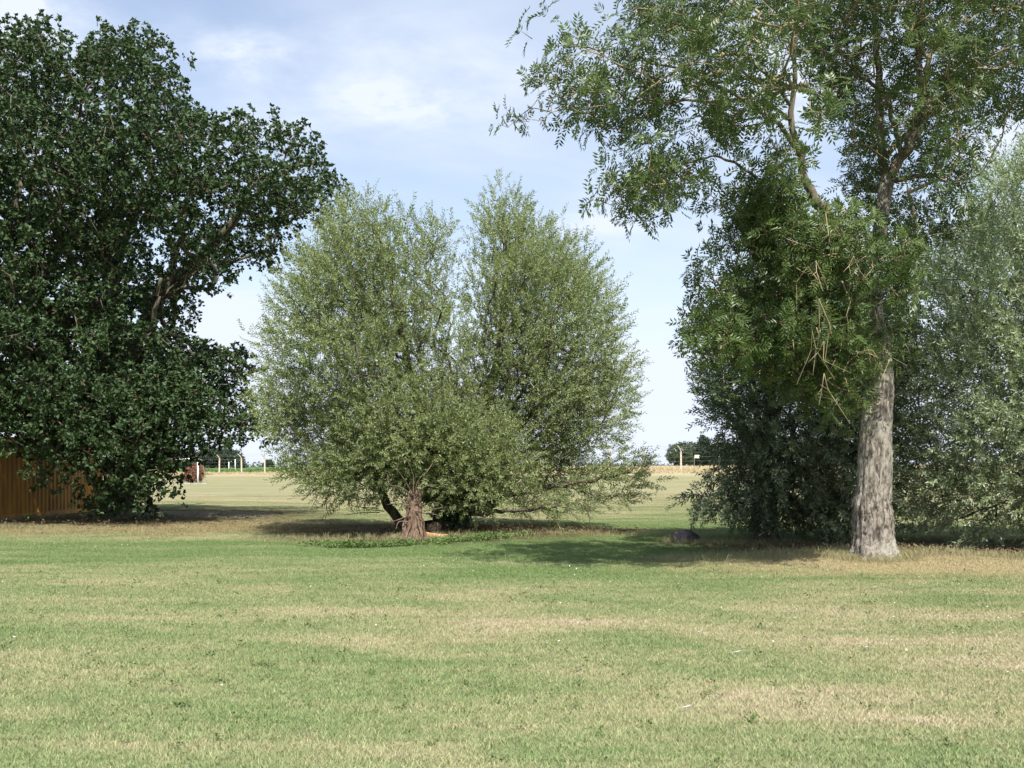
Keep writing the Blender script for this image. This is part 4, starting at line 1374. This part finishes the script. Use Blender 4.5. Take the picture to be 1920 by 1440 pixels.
for px_ in np.arange(-300, 2300, 5):
    if 1200 < px_ < 1345: hgt_ = .5
    elif 460 < px_ < 498: hgt_ = 2.6
    elif px_ < 460: hgt_ = 3.0
    elif px_ < 600: hgt_ = 1.2
    else: hgt_ = .9
    x_ = (px_ - 960) / F * 430; z_ = float(H(x_, 430))
    hgt_ *= .7 + .6 * abs(math.sin(px_ * .07) * math.cos(px_ * .023))
    for _ in range(3):
        pp.append((x_ + rgh.normal() * .5, 430 + rgh.normal() * 2, z_ + rgh.uniform(0, hgt_)))
pp = np.array(pp)
stamp(hg, [t_blob(rgh, .7) for _ in range(4)], pp, rgh.normal(size=pp.shape), np.full(len(pp), 1.0), rgh.uniform(size=len(pp)), rgh)
o = hg.build('distant_hedge', [m_far2, m_twig], None, False); tag(o, 'thin dark hedge line on the far skyline', 'hedge', kind='stuff')

far_tree(67, [(342, 905), (345, 885), (356, 872), (372, 869), (384, 880), (387, 892), (380, 897), (372, 907)], 97.5, 1.0, .8, 'russet brown shrub behind the white goal post', m_red, .28, 6, .3, .14, rootpx=362, cat='shrub', trunk=False, name='russet_shrub')

# ------------------------------------------------------------------ crops and dry verge beyond
rgc = np.random.default_rng(81)
def strip(n, s0, s1, a0, a1, cond, zlo, zhi, temps, mat, name, label, sc, updir=True, power=1.0):
    s = s0 + (s1 - s0) * rgc.uniform(size=n) ** power; a = rgc.uniform(a0, a1, n)
    x = FA[0] + FU[0] * a + FN[0] * s; y = FA[1] + FU[1] * a + FN[1] * s
    ok = cond(x, y, s); x = x[ok]; y = y[ok]
    P = np.stack([x, y, H(x, y) + rgc.uniform(zlo, zhi, len(x))], 1)
    g = Geo()
    dr = rgc.normal(size=P.shape) * .3; dr[:, 2] += 1
    stamp(g, temps, P, dr, rgc.uniform(.7, 1.2, len(P)) * sc, rgc.uniform(size=len(P)), rgc)
    o = g.build(name, [mat, m_twig], None, False); tag(o, label, kind='stuff', cat=name.replace('_', ' '))


def t_tuft(rg, h=.3, n=9, wd=.03):
    q = []; lv = []
    for k in range(n):
        d = rg.normal(size=3) * .28; d[2] = 1
        q.append(leaf(rg.normal(size=3) * np.array([.1, .1, 0]), d, h * rg.uniform(.6, 1.1), wd, rv(rg), .1, 0)); lv.append(rg.uniform())
    return finish_template(q, lv, [])


strip(4500, 3, 150, -60, 60, lambda x, y, s: (x < -13), .1, .3, [t_blob(rgc, .3) for _ in range(4)], m_crop, 'crop', 'leafy green crop in the field beyond the left part of the fence', 1.0, power=1.6)
strip(5000, -3.2, .8, -60, 90, lambda x, y, s: x > -45, 0, .02, [t_tuft(rgc, .32) for _ in range(4)], m_straw, 'dry_grass', 'bleached dry grass along the foot of the far fence', 1.0)
strip(6000, .8, 140, -20, 130, lambda x, y, s: (x > -12), 0, .02, [t_tuft(rgc, .6, 9, .045) for _ in range(4)], m_straw, 'ripe_field', 'golden ripe cereal beyond the right part of the fence', 1.0, power=1.5)


# ------------------------------------------------------------------ litter, weeds, specks
def scatter(name, label, mat, spots, temps, seed, sc=1.0, zoff=.015, cat=None):
    rg = np.random.default_rng(seed)
    P = []
    for (cx, cy, rx, ry, n) in spots:
        a = rg.uniform(0, 6.28, n); r_ = rg.uniform(size=n) ** .6
        P.append(np.stack([cx + np.cos(a) * r_ * rx, cy + np.sin(a) * r_ * ry], 1))
    P = np.concatenate(P); P = np.concatenate([P, (H(P[:, 0], P[:, 1]) + zoff)[:, None]], 1)
    g = Geo(); dr = rg.normal(size=P.shape) * .25; dr[:, 2] += 1
    stamp(g, temps, P, dr, rg.uniform(.7, 1.3, len(P)) * sc, rg.uniform(size=len(P)), rg)
    o = g.build(name, [mat, m_twig], None, False); tag(o, label, cat or name.replace('_', ' '), kind='stuff')
    return o


def t_litter(rg):
    q = []; lv = []
    for k in range(6):
        d = rv(rg); d[2] *= .25
        b = rg.normal(size=3) * np.array([.12, .12, .004])
        q.append(leaf(b, d, rg.uniform(.03, .06), rg.uniform(.015, .035), np.cross(d, [0, 0, 1]) + rv(rg) * .3, .2, .1)); lv.append(rg.uniform())
    return finish_template(q, lv, [])


def t_weed(rg):
    q = []; lv = []
    for k in range(12):
        b = rg.normal(size=3) * np.array([.06, .06, 0]); b[2] = rg.uniform(0, .07)
        d = rv(rg); d[2] = abs(d[2]) * .5 + .1
        q.append(leaf(b, d, rg.uniform(.04, .07), rg.uniform(.03, .05), np.cross(d, [0, 0, 1]), .1, .1)); lv.append(rg.uniform())
    return finish_template(q, lv, [])


rt = np.random.default_rng(91)
lt = [t_litter(rt) for _ in range(6)]
scatter('leaf_litter', 'brown fallen leaves strewn beneath the trees', m_litter, [(-11, 27.5, 7, 3.5, 1700), (-1.6, 24.6, 4.0, 2.2, 1500), (1.0, 24.6, 2.3, 1.5, 1100), (8.6, 19.6, 4.5, 2.0, 1100), (-13, 33, 6, 5, 500), (10.5, 18.6, 2.8, 1.0, 500)], lt, 92, 1.0)
scatter('weeds', 'fresh green weeds edging the bare ground in front of the middle willow', m_weed, [(-3.1, 20.5, .7, .35, 150), (-3.9, 20.9, .5, .3, 50), (-2.3, 20.7, .4, .25, 50), (-1.7, 20.9, .5, .2, 30), (-.5, 22.2, .5, .35, 90), (-1.0, 21.6, .5, .25, 50), (.2, 22.8, .4, .3, 30), (-1.4, 21.3, .4, .2, 25)], [t_weed(rt) for _ in range(5)], 93, 1.0)

def t_tuft_green(rg):
    return t_tuft(rg, .11, 10, .006)


m_rough = mat_leaf('rough_grass', (0.12, 0.17, 0.055), (0.42, 0.35, 0.20), (0.35, 0.3, 0.18), 0.25, 0.8, 0.1)
scatter('rough_grass', 'longer unmown grass left standing round trunks, stump and boulder', m_rough,
        [(a_root[0], a_root[1] - .15, .75, .5, 420), (a_root[0] - 1.6, a_root[1] + .6, 2.2, .7, 420), (a_root[0] + 2.2, a_root[1] + .7, 2.6, .7, 420), (b0[0], b0[1], .55, .4, 170), (b0[0] + 1.5, b0[1] - .5, 1.6, .7, 350),
         (s_root[0], s_root[1], .5, .35, 150), (-1.2, 22.4, 1.6, .7, 260), (-4.0, 22.3, 1.8, .8, 260), (1.5, 23.6, 1.6, .8, 200), (-14.8, 31, .5, 4.5, 260), (-11, 25.3, 4.5, 1.0, 500)], [t_tuft_green(rt) for _ in range(5)], 95, 1.0, .0, cat='grass')
o_w = ground_at(57, 979)
g = Geo(); stamp(g, [t_weed(rt)], o_w + np.array([[0, 0, .03], [.07, 0, .08], [-.07, .02, .06], [.02, -.03, .13]]), np.array([[0, 0, 1.0]] * 4), np.full(4, 1.3), np.full(4, .9), rt)
o = g.build('weed_plant', [m_weed, m_twig], None, False, o_w); o.location = o_w
tag(o, 'small bright green weed growing at the foot of the orange container', 'plant')


def t_speck(rg):
    q = []; lv = []
    d = rv(rg); d[2] = .1
    q.append(leaf(np.zeros(3), d, .020, .014, np.cross(d, [0, 0, 1]), .1, 0)); lv.append(.5)
    return finish_template(q, lv, [])


m_speck = mat_plain('pale_petal', (0.75, 0.73, 0.66), .7, .2, .1)
scatter('daisies', 'tiny pale daisies and leaf scraps dotted over the lawn', m_speck, [(0, 17, 12, 10, 330), (-6, 24, 7, 4, 160), (5, 30, 6, 10, 140)], [t_speck(rt) for _ in range(4)], 94, 1.0, .045, cat='flowers')

scatter('clover', 'small patches of clover and low weeds in the near lawn', m_weed, [(-3, 8, 4, 3, 160), (2, 7, 3, 2.5, 90), (-5, 13, 6, 3, 130), (4, 13, 6, 3, 110)], [t_weed(rt) for _ in range(4)], 96, .45, .012, cat='clover')
scatter('leaf_scraps', 'scattered dry leaf scraps on the open lawn', m_litter, [(0, 9, 5, 4, 60), (1, 15, 8, 5, 120)], [t_speck(rt) for _ in range(4)], 97, 1.6, .035, cat='leaf scraps')

# feathers
m_feather = mat_plain('white_feather', (0.47, 0.46, 0.43), .6, .2, .05)
for (px_, py_, ln, lab) in ((1383, 1231, .09, 'largest white feather lying on the dry grass right of centre'), (1288, 1337, .07, 'grey white feather lowest in the foreground lawn'),
                            (1312, 1192, .05, 'small white feather just beyond the largest feather'), (1627, 1221, .05, 'small white feather on the dry lawn well below the ash trunk'), (1641, 1106, .07, 'white feather nearest to the ash trunk')):
    q = ground_at(px_, py_) + [0, 0, .035]
    g = Geo(); V = []; T = []
    for k, t in enumerate(np.linspace(0, 1, 9)):
        wd = .008 * math.sin(math.pi * min(1, t * .9 + .08)) + .001
        c_ = q + np.array([(t - .5) * ln, .01 * math.sin(t * 2), .018 * t * t])
        V += [c_ + [0, -wd, .004], c_, c_ + [0, wd, .004]]
        if k:
            a = 3 * (k - 1)
            T += [(a, a + 3, a + 4), (a, a + 4, a + 1), (a + 1, a + 4, a + 5), (a + 1, a + 5, a + 2)]
    g.add(np.array(V), np.array(T))
    tube(g, [q + [-.7 * ln, 0, .0], q + [0, 0, .004], q + [.5 * ln, .01, .018]], [.0015, .0012, .0006], 4)
    o = g.build('feather', [m_feather], None, True, q); o.location = q
    tag(o, lab, 'feather', 'white feathers on the lawn')

# ------------------------------------------------------------------ mown grass
rgg = np.random.default_rng(101)
TS = 0.45
tcol = bpy.data.collections.new('turf_tiles')
for k in range(6):
    nb = 1400
    bx_ = rgg.uniform(-TS / 2, TS / 2, (nb, 2))
    h_ = rgg.uniform(.010, .032, nb); az = rgg.uniform(0, 6.28, nb); ln_ = rgg.uniform(.3, 1.5, nb)
    wd = rgg.uniform(.0013, .0028, nb)
    da = rgg.uniform(0, 6.28, nb)
    sx_, sy_ = np.cos(da) * wd, np.sin(da) * wd
    base = np.concatenate([bx_, np.zeros((nb, 1))], 1)
    v0 = base - np.stack([sx_, sy_, np.full(nb, .004)], 1); v1 = base + np.stack([sx_, sy_, np.full(nb, -.004)], 1)
    tip = base + np.stack([np.cos(az) * h_ * ln_, np.sin(az) * h_ * ln_, h_], 1)
    mid = base + (tip - base) * .55 + np.stack([sx_ * .8, sy_ * .8, h_ * .12], 1)
    mid0 = mid - np.stack([sx_ * 1.6, sy_ * 1.6, np.zeros(nb)], 1)
    V = np.stack([v0, v1, mid, mid0, tip], 1).reshape(-1, 3)
    b = np.arange(nb)[:, None] * 5
    T = np.concatenate([b + [0, 1, 2], b + [0, 2, 3], b + [3, 2, 4]])
    me = tri_mesh('turf_tile', V, T, [m_blade], None, {'var': np.repeat(rgg.uniform(size=nb), 5)})
    ob = bpy.data.objects.new('turf_tile', me)
    tcol.objects.link(ob)
pts = []
for y_ in np.arange(2.4, 60, TS * .93):
    hw = .56 * y_ + 3.0
    x_ = np.arange(-hw, hw, TS * .93)
    pts.append(np.stack([x_ + rgg.uniform(-.01, .01, len(x_)), np.full(len(x_), y_) + rgg.uniform(-.01, .01, len(x_))], 1))
pts = np.concatenate(pts)
bare = np.zeros(len(pts), bool)
for (cx, cy, rx, ry) in ((-13, 33, 5.5, 5.0), (-1.8, 25.4, 2.9, 2.2), (8.5, 20.4, 4.2, 2.0)):
    bare |= (((pts[:, 0] - cx) / rx) ** 2 + ((pts[:, 1] - cy) / ry) ** 2) < 1
bare |= (pts[:, 0] < CON['x1'] + .4) & (pts[:, 1] > 25.6) & (pts[:, 1] < 38.6)
pts = pts[~bare]
me = bpy.data.meshes.new('mown_grass')
pv = np.concatenate([pts, H(pts[:, 0], pts[:, 1])[:, None]], 1).astype(np.float32)
me.vertices.add(len(pv)); me.vertices.foreach_set('co', pv.ravel()); me.update()
hx_ = (H(pts[:, 0] + .1, pts[:, 1]) - H(pts[:, 0] - .1, pts[:, 1])) / .2
hy_ = (H(pts[:, 0], pts[:, 1] + .1) - H(pts[:, 0], pts[:, 1] - .1)) / .2
nat = me.attributes.new('slope', 'FLOAT_VECTOR', 'POINT')
nat.data.foreach_set('vector', np.stack([-hx_, -hy_, np.ones(len(pts))], 1).astype(np.float32).ravel())
grass = mesh_obj('mown_grass', me)
tag(grass, 'short sun bleached mown grass covering the lawn', 'grass', kind='stuff')
gt_ = bpy.data.node_groups.new('grass_scatter', 'GeometryNodeTree')
gt_.interface.new_socket('Geometry', in_out='INPUT', socket_type='NodeSocketGeometry')
gt_.interface.new_socket('Geometry', in_out='OUTPUT', socket_type='NodeSocketGeometry')
gi = gt_.nodes.new('NodeGroupInput'); go = gt_.nodes.new('NodeGroupOutput')
ip = gt_.nodes.new('GeometryNodeInstanceOnPoints')
cinf = gt_.nodes.new('GeometryNodeCollectionInfo')
cinf.inputs['Collection'].default_value = tcol
cinf.inputs['Separate Children'].default_value = True
cinf.inputs['Reset Children'].default_value = True
rvn = gt_.nodes.new('FunctionNodeRandomValue'); rvn.data_type = 'INT'
rvn.inputs['Min'].default_value if False else None
for s_ in rvn.inputs:
    if s_.name == 'Min' and s_.type == 'INT': s_.default_value = 0
    if s_.name == 'Max' and s_.type == 'INT': s_.default_value = 3
mm = gt_.nodes.new('ShaderNodeMath'); mm.operation = 'MULTIPLY'; mm.inputs[1].default_value = math.pi / 2
cx_ = gt_.nodes.new('ShaderNodeCombineXYZ')
gl = gt_.links.new
gl(gi.outputs[0], ip.inputs['Points'])
gl(cinf.outputs[0], ip.inputs['Instance'])
ip.inputs['Pick Instance'].default_value = True
iout = [s_ for s_ in rvn.outputs if s_.type == 'INT'][0]
gl(iout, mm.inputs[0]); gl(mm.outputs[0], cx_.inputs[2])
na_ = gt_.nodes.new('GeometryNodeInputNamedAttribute'); na_.data_type = 'FLOAT_VECTOR'; na_.inputs['Name'].default_value = 'slope'
al_ = gt_.nodes.new('FunctionNodeAlignRotationToVector'); al_.axis = 'Z'
gl(cx_.outputs[0], al_.inputs['Rotation']); gl(na_.outputs[0], al_.inputs['Vector']); gl(al_.outputs[0], ip.inputs['Rotation'])
gl(ip.outputs[0], go.inputs[0])
mod = grass.modifiers.new('scatter', 'NODES'); mod.node_group = gt_
me.materials.append(m_blade)
print('grass tiles', len(pts))
tot = sum(len(o.data.polygons) for o in bpy.data.objects if o.type == 'MESH')
print('total tris about', tot)
